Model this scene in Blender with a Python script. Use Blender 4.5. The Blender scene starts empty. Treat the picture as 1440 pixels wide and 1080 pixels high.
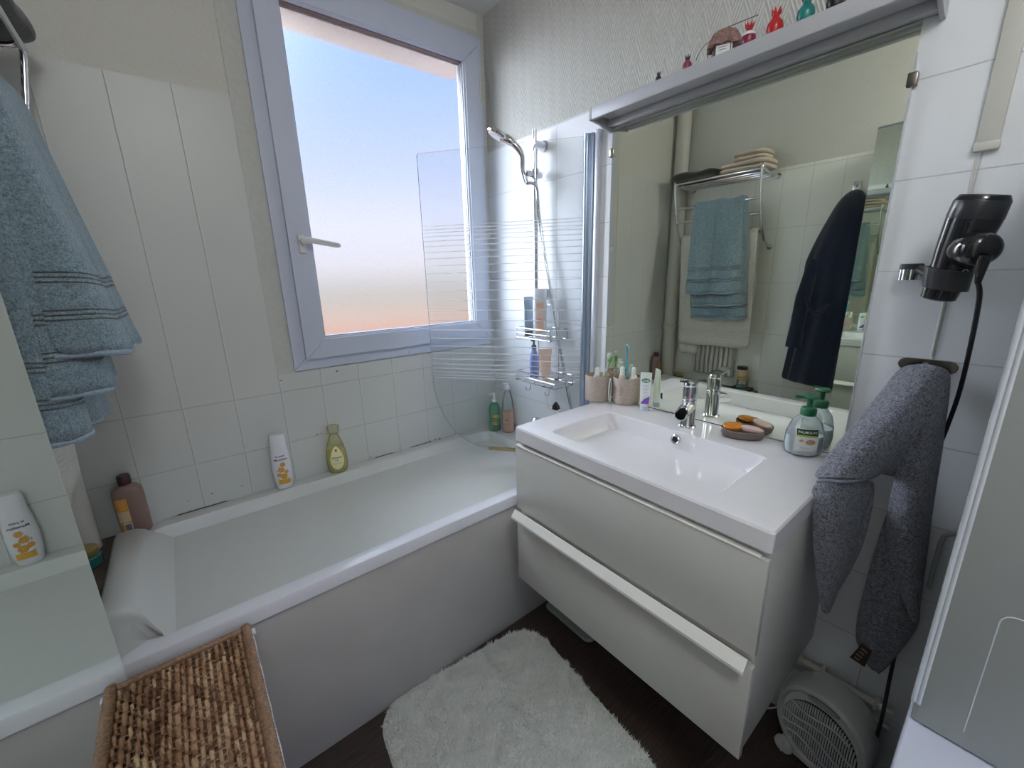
import bpy, bmesh, math, random
from mathutils import Vector, Matrix, noise
random.seed(7)
PI = math.pi
SC = bpy.context.scene
COL = SC.collection

# ---------------------------------------------------------------- camera model
CAM = Vector((-1.39, -1.907, 1.47))
RIGHT = Vector((0.77858915, -0.62704856, -0.02467883))
DOWN = Vector((-0.17698454, -0.1816868, -0.96729849))
FWD = Vector((0.60205931, 0.75749588, -0.25243728))
FPX = 583.0
def ray(px, py): return RIGHT * (px - 720) + DOWN * (py - 540) + FWD * FPX
def atx(px, py, x): r = ray(px, py); return CAM + r * ((x - CAM.x) / r.x)
def aty(px, py, y): r = ray(px, py); return CAM + r * ((y - CAM.y) / r.y)
def atz(px, py, z): r = ray(px, py); return CAM + r * ((z - CAM.z) / r.z)
cam = bpy.data.cameras.new('camera')
cam.sensor_width = 36; cam.lens = FPX / 1440 * 36; cam.clip_start = .02; cam.clip_end = 100
co = bpy.data.objects.new('camera', cam); COL.objects.link(co); SC.camera = co
m = Matrix.Identity(4)
for i in range(3):
    m[i][0] = RIGHT[i]; m[i][1] = -DOWN[i]; m[i][2] = -FWD[i]; m[i][3] = CAM[i]
co.matrix_world = m

# ---------------------------------------------------------------- materials
def newmat(name):
    mt = bpy.data.materials.new(name); mt.use_nodes = True
    nt = mt.node_tree; nt.nodes.clear()
    out = nt.nodes.new('ShaderNodeOutputMaterial')
    b = nt.nodes.new('ShaderNodeBsdfPrincipled')
    nt.links.new(b.outputs[0], out.inputs[0])
    return mt, nt, b, out
class NT:
    def __init__(s, nt): s.nt = nt
    def n(s, t, **k):
        nd = s.nt.nodes.new(t)
        for a, v in k.items(): setattr(nd, a, v)
        return nd
    def l(s, a, b): s.nt.links.new(a, b)
    def val(s, sock, v):
        if hasattr(v, 'node'): s.l(v, sock)
        else: sock.default_value = v
    def math(s, op, a, b=0.0, c=None, clamp=False):
        nd = s.n('ShaderNodeMath', operation=op, use_clamp=clamp)
        s.val(nd.inputs[0], a); s.val(nd.inputs[1], b)
        if c is not None: s.val(nd.inputs[2], c)
        return nd.outputs[0]
    def mix(s, f, a, b):
        nd = s.n('ShaderNodeMix', data_type='RGBA')
        s.val(nd.inputs[0], f)
        for i, v in ((6, a), (7, b)):
            if hasattr(v, 'node'): s.l(v, nd.inputs[i])
            else: nd.inputs[i].default_value = (*v[:3], 1)
        return nd.outputs[2]
    def obj(s):
        return s.n('ShaderNodeTexCoord').outputs['Object']
    def xyz(s, v):
        nd = s.n('ShaderNodeSeparateXYZ'); s.l(v, nd.inputs[0]); return nd.outputs
    def noise(s, vec, scale, detail=2, rough=.5):
        nd = s.n('ShaderNodeTexNoise'); nd.inputs['Scale'].default_value = scale
        nd.inputs['Detail'].default_value = detail; nd.inputs['Roughness'].default_value = rough
        if vec is not None: s.l(vec, nd.inputs['Vector'])
        return nd.outputs['Fac']
    def mapping(s, vec, scale):
        nd = s.n('ShaderNodeMapping'); s.l(vec, nd.inputs[0]); nd.inputs['Scale'].default_value = scale
        return nd.outputs[0]
    def bump(s, h, strength, dist, bsdf):
        nd = s.n('ShaderNodeBump'); nd.inputs['Strength'].default_value = strength
        nd.inputs['Distance'].default_value = dist; s.l(h, nd.inputs['Height'])
        s.l(nd.outputs[0], bsdf.inputs['Normal']); return nd
    def ramp(s, f, stops):
        nd = s.n('ShaderNodeValToRGB'); s.l(f, nd.inputs[0]); cr = nd.color_ramp
        while len(cr.elements) < len(stops): cr.elements.new(.5)
        for e, (p, c) in zip(cr.elements, stops): e.position = p; e.color = (*c, 1)
        return nd.outputs[0]
def srgb(r, g, b):
    f = lambda c: (c / 255 / 12.92) if c <= 10 else ((c / 255 + .055) / 1.055) ** 2.4
    return (f(r), f(g), f(b))
def simple(name, c, rough=.5, metal=0, noise_amt=.04, scale=30, bump=0, coat=0, spec=None, sss=0):
    mt, nt, b, _ = newmat(name); N = NT(nt)
    v = N.obj(); f = N.noise(v, scale, 3)
    c2 = tuple(max(0, x * (1 - noise_amt * 2)) for x in c); c3 = tuple(min(1, x * (1 + noise_amt)) for x in c)
    N.l(N.mix(f, c2, c3), b.inputs['Base Color'])
    b.inputs['Roughness'].default_value = rough; b.inputs['Metallic'].default_value = metal
    if coat: b.inputs['Coat Weight'].default_value = coat; b.inputs['Coat Roughness'].default_value = .08
    if spec is not None: b.inputs['Specular IOR Level'].default_value = spec
    if bump: N.bump(f, .5, bump, b)
    return mt
def glassy(name, c, rough=.03, ior=1.45, thin=True, alpha=None):
    """thin glass or clear plastic: transparent body with a fresnel sheen"""
    mt, nt, b, out = newmat(name); N = NT(nt)
    nt.nodes.remove(b)
    tr = N.n('ShaderNodeBsdfTransparent'); tr.inputs[0].default_value = (*c, 1)
    gl = N.n('ShaderNodeBsdfGlossy'); gl.inputs['Roughness'].default_value = rough
    fr = N.n('ShaderNodeFresnel'); fr.inputs[0].default_value = ior
    mx = N.n('ShaderNodeMixShader'); N.l(fr.outputs[0], mx.inputs[0]); N.l(tr.outputs[0], mx.inputs[1]); N.l(gl.outputs[0], mx.inputs[2])
    N.l(mx.outputs[0], out.inputs[0])
    if alpha:   # a milky share
        df = N.n('ShaderNodeBsdfTranslucent'); df.inputs[0].default_value = (*alpha[1], 1)
        d2 = N.n('ShaderNodeBsdfDiffuse'); d2.inputs[0].default_value = (*alpha[1], 1)
        m1 = N.n('ShaderNodeMixShader'); N.l(df.outputs[0], m1.inputs[1]); N.l(d2.outputs[0], m1.inputs[2]); m1.inputs[0].default_value = .6
        m2 = N.n('ShaderNodeMixShader'); m2.inputs[0].default_value = alpha[0]
        N.l(mx.outputs[0], m2.inputs[1]); N.l(m1.outputs[0], m2.inputs[2]); N.l(m2.outputs[0], out.inputs[0])
    return mt

def line_mask(N, coord, off, step, half, lo=None, hi=None):
    a = N.math('SUBTRACT', coord, off); a = N.math('DIVIDE', a, step)
    a = N.math('ADD', a, 1000.5); a = N.math('FRACT', a); a = N.math('SUBTRACT', a, .5); a = N.math('ABSOLUTE', a)
    a = N.math('MULTIPLY', a, step)
    m_ = N.math('SUBTRACT', 1.0, N.math('DIVIDE', a, half), clamp=True)
    m_ = N.math('MAXIMUM', m_, 0.0)
    if lo is not None: m_ = N.math('MULTIPLY', m_, N.math('GREATER_THAN', coord, lo))
    if hi is not None: m_ = N.math('MULTIPLY', m_, N.math('LESS_THAN', coord, hi))
    return m_
def tile_mat(name, axis, off, step, zoff, zstep, zhi=None, base=(.70, .715, .71), zvis=1.0):
    mt, nt, b, _ = newmat(name); N = NT(nt)
    v = N.obj(); x = N.xyz(v); u = x[axis]; z = x[2]
    wob = N.math('MULTIPLY', N.math('SUBTRACT', N.noise(v, 9, 2), .5), .004)
    v1 = line_mask(N, N.math('ADD', u, wob), off, step, .0022)
    h1 = line_mask(N, N.math('ADD', z, wob), zoff, zstep, .0022, hi=zhi)
    h1 = N.math('MULTIPLY', h1, zvis)
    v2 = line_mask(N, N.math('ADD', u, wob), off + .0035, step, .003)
    g = N.math('MAXIMUM', v1, h1)
    dirt = N.noise(v, 3.0, 4, .6)
    col = N.mix(dirt, tuple(c * .95 for c in base), tuple(c * 1.04 for c in base))
    col = N.mix(N.math('MULTIPLY', g, .75), col, tuple(c * .5 for c in base))
    col = N.mix(N.math('MULTIPLY', v2, .35), col, tuple(min(1, c * 1.25) for c in base))  # lighter line paints the lit edge beside each upright joint
    N.l(col, b.inputs['Base Color'])
    b.inputs['Roughness'].default_value = .38
    fine = N.noise(v, 38, 3, .55)
    h = N.math('SUBTRACT', N.math('MULTIPLY', fine, .25), g)
    N.bump(h, .55, .0012, b)
    return mt
def wallpaper_mat(name, base=(.63, .64, .60), herr=True, axis=1):
    mt, nt, b, _ = newmat(name); N = NT(nt)
    v = N.obj(); x = N.xyz(v); u = x[axis]; z = x[2]
    if herr:
        t = N.math('PINGPONG', N.math('ADD', u, 10.0), .030)
        s = N.math('ADD', z, N.math('MULTIPLY', t, 2.7))
        w = N.math('PINGPONG', N.math('ADD', s, 10), .0130)
        w = N.math('DIVIDE', w, .0130)
        w = N.math('POWER', w, 1.6)
        f = N.noise(v, 60, 2)
        N.bump(N.math('ADD', w, N.math('MULTIPLY', f, .2)), 1.0, .003, b)
        col = N.mix(w, tuple(c * .78 for c in base), tuple(c * 1.15 for c in base))
    else:
        f = N.noise(v, 90, 3); N.bump(f, .6, .002, b)
        col = N.mix(f, tuple(c * .93 for c in base), tuple(c * 1.05 for c in base))
    N.l(col, b.inputs['Base Color']); b.inputs['Roughness'].default_value = .75
    return mt
def towel_mat(name, c, c2, bands=(), scale=420, bstr=1.0, dist=.004, band_c=None):
    mt, nt, b, _ = newmat(name); N = NT(nt)
    v = N.obj()
    n1 = N.noise(v, scale, 2, .7); n2 = N.noise(v, scale * .35, 3, .6); n3 = N.noise(v, 12, 2)
    f = N.math('ADD', N.math('MULTIPLY', n1, .68), N.math('MULTIPLY', n2, .32))
    fc = N.math('MULTIPLY', N.math('SUBTRACT', f, .36), 3.4, clamp=True)
    col = N.mix(fc, c2, c)
    col = N.mix(N.math('MULTIPLY', n3, .25), col, c2)
    uv = N.n('ShaderNodeTexCoord').outputs['UV']; vv = N.xyz(uv)[1]
    h = f
    if bands:
        tot = None
        for (c0, hw) in bands:
            d = N.math('ABSOLUTE', N.math('SUBTRACT', vv, c0))
            k = N.math('SUBTRACT', 1.0, N.math('DIVIDE', d, hw), clamp=True)
            tot = k if tot is None else N.math('MAXIMUM', tot, k)
        h = N.math('SUBTRACT', f, N.math('MULTIPLY', tot, 1.2))
        col = N.mix(N.math('MULTIPLY', tot, .28), col, band_c or tuple(x * .6 for x in c2))
    N.l(col, b.inputs['Base Color'])
    b.inputs['Roughness'].default_value = .95
    b.inputs['Sheen Weight'].default_value = .35; b.inputs['Sheen Roughness'].default_value = .6
    b.inputs['Specular IOR Level'].default_value = .1
    N.bump(h, bstr, dist, b)
    return mt

M = {}
M['tile_back'] = tile_mat('tile_back_wall', 0, -1.107, .163, 1.025, .2225, zhi=1.12, base=(.60, .62, .60))  # one tile in three tones: darker on the backlit wall, lighter on lit ones
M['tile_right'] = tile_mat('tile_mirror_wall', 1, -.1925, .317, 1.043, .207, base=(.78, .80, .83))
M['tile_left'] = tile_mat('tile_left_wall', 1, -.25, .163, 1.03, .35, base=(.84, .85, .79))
M['wallpaper'] = wallpaper_mat('herringbone_wallpaper')
M['plaster'] = wallpaper_mat('plain_plaster', herr=False, base=(.62, .62, .575))
M['ceil'] = simple('ceiling_paint', (.76, .78, .76), .8, noise_amt=.02)
M['grout'] = simple('beige_filler', (.57, .585, .55), .8, noise_amt=.06, scale=60, bump=.002)
M['pvc'] = simple('window_pvc', (.55, .60, .72), .32, noise_amt=.015)
M['pvc_dark'] = simple('window_gasket', (.12, .12, .13), .5)
M['ceramic'] = simple('white_ceramic', (.88, .86, .89), .12, noise_amt=.01, coat=.6)
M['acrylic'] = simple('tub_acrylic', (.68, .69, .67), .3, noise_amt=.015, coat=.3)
M['tub_rim'] = simple('tub_rim_lit', (.86, .86, .91), .2, noise_amt=.015, coat=.3)
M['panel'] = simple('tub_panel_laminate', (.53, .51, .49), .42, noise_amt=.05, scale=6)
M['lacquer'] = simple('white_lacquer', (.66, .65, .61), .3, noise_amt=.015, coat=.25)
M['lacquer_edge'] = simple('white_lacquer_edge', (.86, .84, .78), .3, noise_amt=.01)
M['chrome'] = simple('chrome', (.72, .73, .76), .08, metal=1, noise_amt=.02)
M['steel'] = simple('brushed_steel', (.22, .20, .18), .28, metal=1, noise_amt=.1, scale=80)
M['alu'] = simple('aluminium_profile', (.42, .50, .62), .28, metal=.75, noise_amt=.02)
M['alu_grey'] = simple('grey_painted_metal', (.46, .47, .50), .4, metal=.1, noise_amt=.02)
M['alu_light'] = simple('light_aluminium', (.62, .64, .70), .35, metal=.4, noise_amt=.02)
M['white_plastic'] = simple('white_plastic', (.68, .68, .68), .35, noise_amt=.015)
M['white_paint'] = simple('white_paint', (.60, .59, .54), .4, noise_amt=.03)
M['heater_plastic'] = simple('heater_plastic', (.62, .63, .62), .4, noise_amt=.02)
M['dark'] = simple('dark_void', (.015, .015, .018), .6)
M['black_plastic'] = simple('black_gloss_plastic', (.012, .013, .016), .16, noise_amt=.1, coat=.4)
M['charcoal_plastic'] = simple('charcoal_plastic', (.030, .031, .036), .28, noise_amt=.06)
M['cord'] = simple('black_cord', (.008, .009, .014), .4)
M['appliance'] = simple('appliance_enamel', (.36, .385, .38), .35, noise_amt=.02)
M['appliance_edge_lit'] = simple('appliance_edge_lit', (.62, .66, .72), .25, noise_amt=.01)  # lighter enamel paints the highlight along rounded and embossed edges
M['appliance_top_lit'] = simple('appliance_top_lit', (.56, .58, .68), .3, noise_amt=.01)  # bluish white carries the window light falling on the washer
M['mould'] = simple('brown_mildew', (.10, .06, .035), .8, noise_amt=.4, scale=200)
M['seal'] = simple('yellowed_seal', (.42, .33, .17), .5, noise_amt=.25, scale=50)
M['teal'] = towel_mat('teal_terry', (.36, .48, .53), (.10, .17, .205), bands=[(.072, .003), (.082, .003), (.092, .003), (.150, .003), (.160, .003), (.170, .003)], scale=280, dist=.006)
M['teal_hem'] = simple('teal_hem', (.32, .42, .50), .8, noise_amt=.2, scale=150, bump=.001)
M['grey_terry'] = towel_mat('grey_terry', (.48, .49, .57), (.035, .037, .06), scale=300, bstr=1.0, dist=.008)
M['grey_hem'] = simple('grey_hem', (.20, .21, .27), .85, noise_amt=.2, scale=200, bump=.001)
M['cream_terry'] = towel_mat('cream_terry', (.72, .62, .50), (.50, .42, .34), scale=200, bstr=.6)
M['offwhite_cloth'] = towel_mat('offwhite_cloth', (.70, .67, .60), (.52, .50, .44), bands=[(.07, .003), (.085, .003), (.10, .003), (.115, .003)], scale=200, bstr=.4, dist=.002)
M['navy'] = towel_mat('navy_fleece', (.010, .022, .055), (.003, .006, .018), scale=160, bstr=.6)
M['darkgreen_cloth'] = towel_mat('dark_green_cloth', (.035, .045, .035), (.012, .016, .014), scale=200, bstr=.6)
M['rug'] = simple('rug_fibre', (.83, .84, .80), .95, noise_amt=.05, scale=60)
M['tag'] = simple('brown_tag', (.05, .03, .028), .7)
M['tag_print'] = simple('tag_print', (.42, .30, .22), .7)
M['brown_bottle'] = simple('brown_bottle', (.27, .18, .155), .35, noise_amt=.04)
M['brown_cap'] = simple('brown_cap', (.06, .025, .028), .35)
M['orange_label'] = simple('orange_label', (.72, .36, .08), .5, noise_amt=.25, scale=70)
M['cream_label'] = simple('cream_label', (.62, .50, .33), .5, noise_amt=.1)
M['barcode_white'] = simple('barcode_white', (.7, .72, .74), .5)
M['ink'] = simple('dark_ink', (.05, .045, .07), .6)
M['ink_blue'] = simple('blue_ink', (.02, .03, .12), .6)
M['ink_lightblue'] = simple('light_blue_ink', (.12, .38, .48), .6)
M['red'] = simple('red_ink', (.50, .05, .03), .5)
M['white_bottle'] = simple('white_bottle', (.80, .80, .86), .25, noise_amt=.01, coat=.3)
M['amber_band'] = simple('amber_band', (.75, .42, .05), .5, noise_amt=.1)
M['flower'] = simple('flower_orange', (.72, .36, .06), .5, noise_amt=.25, scale=200)
M['yellow_liquid'] = glassy('yellow_clear_plastic', (.98, .96, .70), .1, alpha=(.72, (.96, .90, .36)))
M['yellow_clear'] = glassy('pale_yellow_plastic', (.99, .98, .88), .1, alpha=(.22, (.96, .94, .66)))
M['yellow_label'] = simple('yellow_label', (.88, .85, .46), .5, noise_amt=.02)
M['green_plastic'] = glassy('green_clear_plastic', (.55, .85, .62), .08, alpha=(.3, (.20, .62, .36)))
M['green_liquid'] = simple('green_liquid', (.06, .42, .24), .15)
M['orange_liquid'] = simple('orange_liquid', (.88, .46, .30), .25)
M['clear_plastic'] = glassy('clear_plastic', (.95, .97, .97), .06, alpha=(.12, (.85, .88, .88)))
M['clear_soap'] = glassy('clear_soap_bottle', (.96, .98, .99), .04, alpha=(.10, (.85, .90, .92)))
M['milky_soap'] = simple('milky_soap', (.86, .91, .95), .3, noise_amt=.01)
M['label_white'] = simple('label_white', (.78, .80, .78), .45, noise_amt=.01)
M['pump_green'] = simple('pump_green', (.012, .12, .055), .3, noise_amt=.05)
M['lime'] = simple('lime_ink', (.38, .55, .08), .5)
M['darkgreen_ink'] = simple('darkgreen_ink', (.01, .05, .03), .5)
M['almond'] = simple('almond_ink', (.62, .34, .22), .5, noise_amt=.2, scale=120)
M['blue_bottle'] = simple('blue_bottle', (.16, .22, .52), .28, noise_amt=.03)
M['peach_tube'] = simple('peach_tube', (.88, .62, .47), .4, noise_amt=.03)
M['steelblue_tube'] = simple('steel_blue_tube', (.26, .34, .42), .22, metal=.3, noise_amt=.1)
M['darkcap'] = simple('dark_cap', (.04, .055, .075), .3)
M['cup'] = simple('speckled_ceramic', (.50, .42, .36), .6, noise_amt=.3, scale=260, bump=.0006)
M['cup_in'] = simple('cup_interior', (.36, .24, .19), .6)
M['paste_purple'] = simple('purple_ink', (.17, .07, .40), .5)
M['paste_green'] = simple('green_badge', (.02, .24, .14), .5)
M['lavender_text'] = simple('lavender_ink', (.35, .33, .55), .6)
M['stone_dish'] = simple('taupe_stone', (.16, .125, .115), .5, noise_amt=.12, scale=120)
M['amber_soap'] = simple('amber_soap', (.58, .20, .025), .15, noise_amt=.2, scale=40)
M['pink_soap'] = simple('pink_soap', (.72, .52, .50), .45, noise_amt=.03)
M['tb_teal'] = simple('teal_bristle', (.03, .30, .42), .5)
M['tb_green'] = simple('green_brush', (.22, .52, .12), .4)
M['tb_lightblue'] = simple('lightblue_tube', (.52, .60, .70), .35)
M['gold'] = simple('gold_lid', (.55, .42, .16), .3, metal=.7)
M['teal_glass'] = simple('teal_jar_glass', (.03, .16, .16), .15)
M['fig_red'] = simple('red_ceramic', (.50, .015, .02), .25)
M['fig_magenta'] = simple('magenta_ceramic', (.22, .02, .06), .3)
M['fig_black'] = simple('black_ceramic', (.02, .012, .016), .3)
M['fig_teal'] = simple('teal_ceramic', (.015, .20, .19), .25)
M['fig_white'] = simple('white_ceramic_fig', (.75, .72, .70), .3)
M['gingham'] = simple('pinkish_cloth', (.34, .20, .18), .85, noise_amt=.5, scale=120, bump=.002)
M['twig'] = simple('twig', (.14, .09, .06), .8)
M['bag'] = glassy('plastic_bag', (.85, .88, .90), .15, alpha=(.5, (.55, .60, .62)))
M['scale_glass'] = simple('scale_glass', (.34, .38, .34), .3)

def mirror_mat(name, tint):
    mt, nt, b, out = newmat(name); N = NT(nt)
    b.inputs['Metallic'].default_value = 1; b.inputs['Roughness'].default_value = .012
    f = N.noise(N.obj(), 3, 3)
    N.l(N.mix(f, tuple(c * .97 for c in tint), tint), b.inputs['Base Color'])
    return mt
M['mirror'] = mirror_mat('wall_mirror_glass', (.94, .975, .86))
M['mirror_tall'] = mirror_mat('tall_mirror_glass', (.78, .86, .80))

def wood_mat():
    mt, nt, b, _ = newmat('dark_wood_vinyl'); N = NT(nt)
    v = N.obj(); x = N.xyz(v)
    g = N.noise(N.mapping(v, (3, 40, 3)), 3.5, 5, .65)
    big = N.noise(v, 4, 3)
    seam = line_mask(N, x[1], -.05, .15, .0016)
    col = N.ramp(g, [(.25, (.022, .014, .012)), (.5, (.060, .040, .032)), (.8, (.115, .080, .062))])
    col = N.mix(N.math('MULTIPLY', big, .4), col, (.03, .022, .02))
    col = N.mix(N.math('MULTIPLY', seam, .7), col, (.01, .008, .008))
    N.l(col, b.inputs['Base Color']); b.inputs['Roughness'].default_value = .42
    N.bump(N.math('SUBTRACT', g, seam), .3, .001, b)
    return mt
M['floor'] = wood_mat()
def ledge_mat():
    mt, nt, b, _ = newmat('dark_ledge_wood'); N = NT(nt)
    g = N.noise(N.mapping(N.obj(), (30, 4, 4)), 3, 4)
    N.l(N.ramp(g, [(.3, (.06, .04, .03)), (.7, (.13, .10, .085))]), b.inputs['Base Color']); b.inputs['Roughness'].default_value = .5
    return mt
M['ledge'] = ledge_mat()
def wicker_mat(name, dark=1.0):
    mt, nt, b, _ = newmat(name); N = NT(nt)
    v = N.obj()
    vo = N.n('ShaderNodeTexVoronoi'); vo.inputs['Scale'].default_value = 1
    N.l(N.mapping(v, (78, 32, 30)), vo.inputs['Vector'])
    sep = N.n('ShaderNodeSeparateColor'); N.l(vo.outputs['Color'], sep.inputs[0])
    fib = N.noise(N.mapping(v, (500, 40, 300)), 1, 2)
    f = N.math('ADD', N.math('MULTIPLY', sep.outputs[0], .7), N.math('MULTIPLY', fib, .3))
    k = dark
    col = N.ramp(f, [(.1, (.17 * k, .070 * k, .032 * k)), (.4, (.38 * k, .19 * k, .095 * k)), (.7, (.52 * k, .31 * k, .17 * k)), (.95, (.72 * k, .52 * k, .31 * k))])
    N.l(col, b.inputs['Base Color']); b.inputs['Roughness'].default_value = .5
    N.bump(fib, .4, .001, b)
    return mt
M['wicker_border'] = simple('wicker_border', (.46, .27, .16), .5, noise_amt=.45, scale=160, bump=.003); M['wicker'] = wicker_mat('wicker_reed'); M['wicker_dark'] = wicker_mat('wicker_weft', .6)
def frosted():
    mt, nt, b, out = newmat('frosted_window_glass'); N = NT(nt)
    nt.nodes.remove(b)
    r = N.n('ShaderNodeBsdfRefraction'); r.inputs['IOR'].default_value = 1.03; r.inputs['Roughness'].default_value = .42
    sp_ = N.noise(N.obj(), 620, 1, .5); N.l(N.mix(N.math('MULTIPLY', N.math('SUBTRACT', sp_, .36), 4.0, clamp=True), (.88, .88, .88), (1, 1, 1)), r.inputs['Color'])
    f = N.noise(N.obj(), 260, 2, .6)
    bp = N.n('ShaderNodeBump'); bp.inputs['Strength'].default_value = .8; bp.inputs['Distance'].default_value = .003; N.l(f, bp.inputs['Height'])
    N.l(bp.outputs[0], r.inputs['Normal'])
    N.l(r.outputs[0], out.inputs[0])
    return mt
M['frost'] = frosted()
M['screen_glass'] = glassy('shower_screen_glass', (.975, .985, .985), .01, ior=1.35, alpha=(.03, (.80, .86, .88)))
M['screen_stripe'] = glassy('etched_stripe', (.97, .98, .99), .3, alpha=(.55, (1, 1, 1)))

# ---------------------------------------------------------------- mesh helpers
ORG = {}
def link(name, me, parent, mats, org=None):
    o = bpy.data.objects.new(name, me); COL.objects.link(o)
    for mt in (mats if isinstance(mats, (list, tuple)) else [mats]): me.materials.append(M[mt] if isinstance(mt, str) else mt)
    if parent is not None:
        o.parent = parent
        off = ORG.get(parent.name, Vector((0, 0, 0)))
        if off.length > 0:
            me.transform(Matrix.Translation(-off))
        ORG[o.name] = off if parent.type != 'EMPTY' else off
    return o
def mk(name, bm, mats, parent=None, smooth=True, ang=40, recalc=True, org=None):
    if recalc: bmesh.ops.recalc_face_normals(bm, faces=bm.faces)
    me = bpy.data.meshes.new(name); bm.to_mesh(me); bm.free()
    if smooth:
        me.shade_smooth(); me.set_sharp_from_angle(angle=math.radians(ang))
    o = link(name, me, parent, mats)
    if org is not None and parent is None:
        me.transform(Matrix.Translation(-Vector(org))); o.location = org; ORG[o.name] = Vector(org)
    return o
def tag(o, label, cat, group=None, kind=None):
    o['label'] = label; o['category'] = cat
    if group: o['group'] = group
    if kind: o['kind'] = kind
    return o
def thing(name, label, cat, loc, rz=0, group=None, world=True):
    """an Empty at the thing's base; world=True: its parts are given in world coordinates"""
    o = bpy.data.objects.new(name, None); COL.objects.link(o); o.empty_display_size = .05
    o.location = loc; o.rotation_euler = (0, 0, rz)
    tag(o, label, cat, group)
    ORG[o.name] = Vector(loc) if world else Vector((0, 0, 0))
    return o
def struct(o): o['kind'] = 'structure'; return o
def B(): return bmesh.new()
def box(bm, x0, x1, y0, y1, z0, z1, bev=0, seg=2, mi=0, mat=None):
    r = bmesh.ops.create_cube(bm, size=1)
    vs = r['verts']
    for v in vs:
        v.co = Vector(((x0 + x1) / 2 + v.co.x * (x1 - x0), (y0 + y1) / 2 + v.co.y * (y1 - y0), (z0 + z1) / 2 + v.co.z * (z1 - z0)))
    fs = set(f for v in vs for f in v.link_faces)
    if bev > 0:
        es = list(set(e for v in vs for e in v.link_edges))
        rr = bmesh.ops.bevel(bm, geom=es, offset=bev, segments=seg, profile=.5, affect='EDGES')
        fs = set(rr['faces']) | set(f for f in fs if f.is_valid)
        vs = list(set(v for f in fs for v in f.verts))
    for f in fs:
        if f.is_valid: f.material_index = mi
    if mat is not None: bmesh.ops.transform(bm, matrix=mat, verts=list(set(v for f in fs if f.is_valid for v in f.verts)))
    return fs
def ringloft(bm, rings, cap=True, closed=True, mi=0):
    vr = [[bm.verts.new(p) for p in r] for r in rings]
    n = len(vr[0]); k = n if closed else n - 1
    for a, b in zip(vr[:-1], vr[1:]):
        for i in range(k):
            try:
                f = bm.faces.new((a[i], a[(i + 1) % n], b[(i + 1) % n], b[i])); f.material_index = mi
            except ValueError: pass
    if cap:
        for r in (vr[0], vr[-1]):
            try: f = bm.faces.new(r); f.material_index = mi
            except ValueError: pass
    return vr
def frame_for(d):
    d = d.normalized(); up = Vector((0, 0, 1)) if abs(d.z) < .9 else Vector((1, 0, 0))
    a = d.cross(up).normalized(); b = d.cross(a).normalized(); return a, b
def tube(bm, pts, r, seg=10, closed=False, cap=True, mi=0):
    pts = [Vector(p) for p in pts]; n = len(pts); rings = []
    a = b = None
    for i, p in enumerate(pts):
        if closed: d = pts[(i + 1) % n] - pts[i - 1]
        else: d = pts[min(i + 1, n - 1)] - pts[max(i - 1, 0)]
        d.normalize()
        if a is None: a, b = frame_for(d)
        else:
            a = (a - d * a.dot(d)).normalized(); b = d.cross(a).normalized()
        rr = r[i] if isinstance(r, (list, tuple)) else r
        rings.append([p + a * math.cos(t * 2 * PI / seg) * rr + b * math.sin(t * 2 * PI / seg) * rr for t in range(seg)])
    if closed: rings.append(rings[0]); 
    if closed:
        vr = [[bm.verts.new(p) for p in q] for q in rings[:-1]]
        for i in range(len(vr)):
            A_, B_ = vr[i], vr[(i + 1) % len(vr)]
            for j in range(seg):
                f = bm.faces.new((A_[j], A_[(j + 1) % seg], B_[(j + 1) % seg], B_[j])); f.material_index = mi
    else: ringloft(bm, rings, cap=cap, mi=mi)
def smoothpath(pts, k=6):
    pts = [Vector(p) for p in pts]; out = []
    for i in range(len(pts) - 1):
        p0 = pts[max(i - 1, 0)]; p1 = pts[i]; p2 = pts[i + 1]; p3 = pts[min(i + 2, len(pts) - 1)]
        for j in range(k):
            t = j / k
            out.append(.5 * ((2 * p1) + (-p0 + p2) * t + (2 * p0 - 5 * p1 + 4 * p2 - p3) * t * t + (-p0 + 3 * p1 - 3 * p2 + p3) * t ** 3))
    out.append(pts[-1]); return out
def cyl(bm, p0, p1, r0, r1=None, seg=24, mi=0):
    p0 = Vector(p0); p1 = Vector(p1); r1 = r0 if r1 is None else r1
    a, b = frame_for(p1 - p0)
    ringloft(bm, [[p + a * math.cos(t * 2 * PI / seg) * r + b * math.sin(t * 2 * PI / seg) * r for t in range(seg)] for p, r in ((p0, r0), (p1, r1))], mi=mi)
def lathe(bm, prof, c=(0, 0, 0), seg=28, axis=None, mi=0, cap=True):
    c = Vector(c)
    if axis is None: a, b, d = Vector((1, 0, 0)), Vector((0, 1, 0)), Vector((0, 0, 1))
    else:
        d = Vector(axis).normalized(); a, b = frame_for(d)
    ringloft(bm, [[c + d * z + a * math.cos(t * 2 * PI / seg) * max(r, 1e-4) + b * math.sin(t * 2 * PI / seg) * max(r, 1e-4) for t in range(seg)] for r, z in prof], mi=mi, cap=cap)
def oval(a, b, z, cx=0, cy=0, n=32, p=2.0):
    out = []
    for i in range(n):
        t = 2 * PI * i / n; ct, st = math.cos(t), math.sin(t)
        out.append(Vector((cx + a * math.copysign(abs(ct) ** (2 / p), ct), cy + b * math.copysign(abs(st) ** (2 / p), st), z)))
    return out
def rrect(x0, x1, y0, y1, z, r, n=6):
    out = []
    for (cx, cy, a0) in ((x1 - r, y1 - r, 0), (x0 + r, y1 - r, 90), (x0 + r, y0 + r, 180), (x1 - r, y0 + r, 270)):
        for i in range(n + 1):
            t = math.radians(a0 + 90 * i / n); out.append(Vector((cx + r * math.cos(t), cy + r * math.sin(t), z)))
    return out
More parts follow.
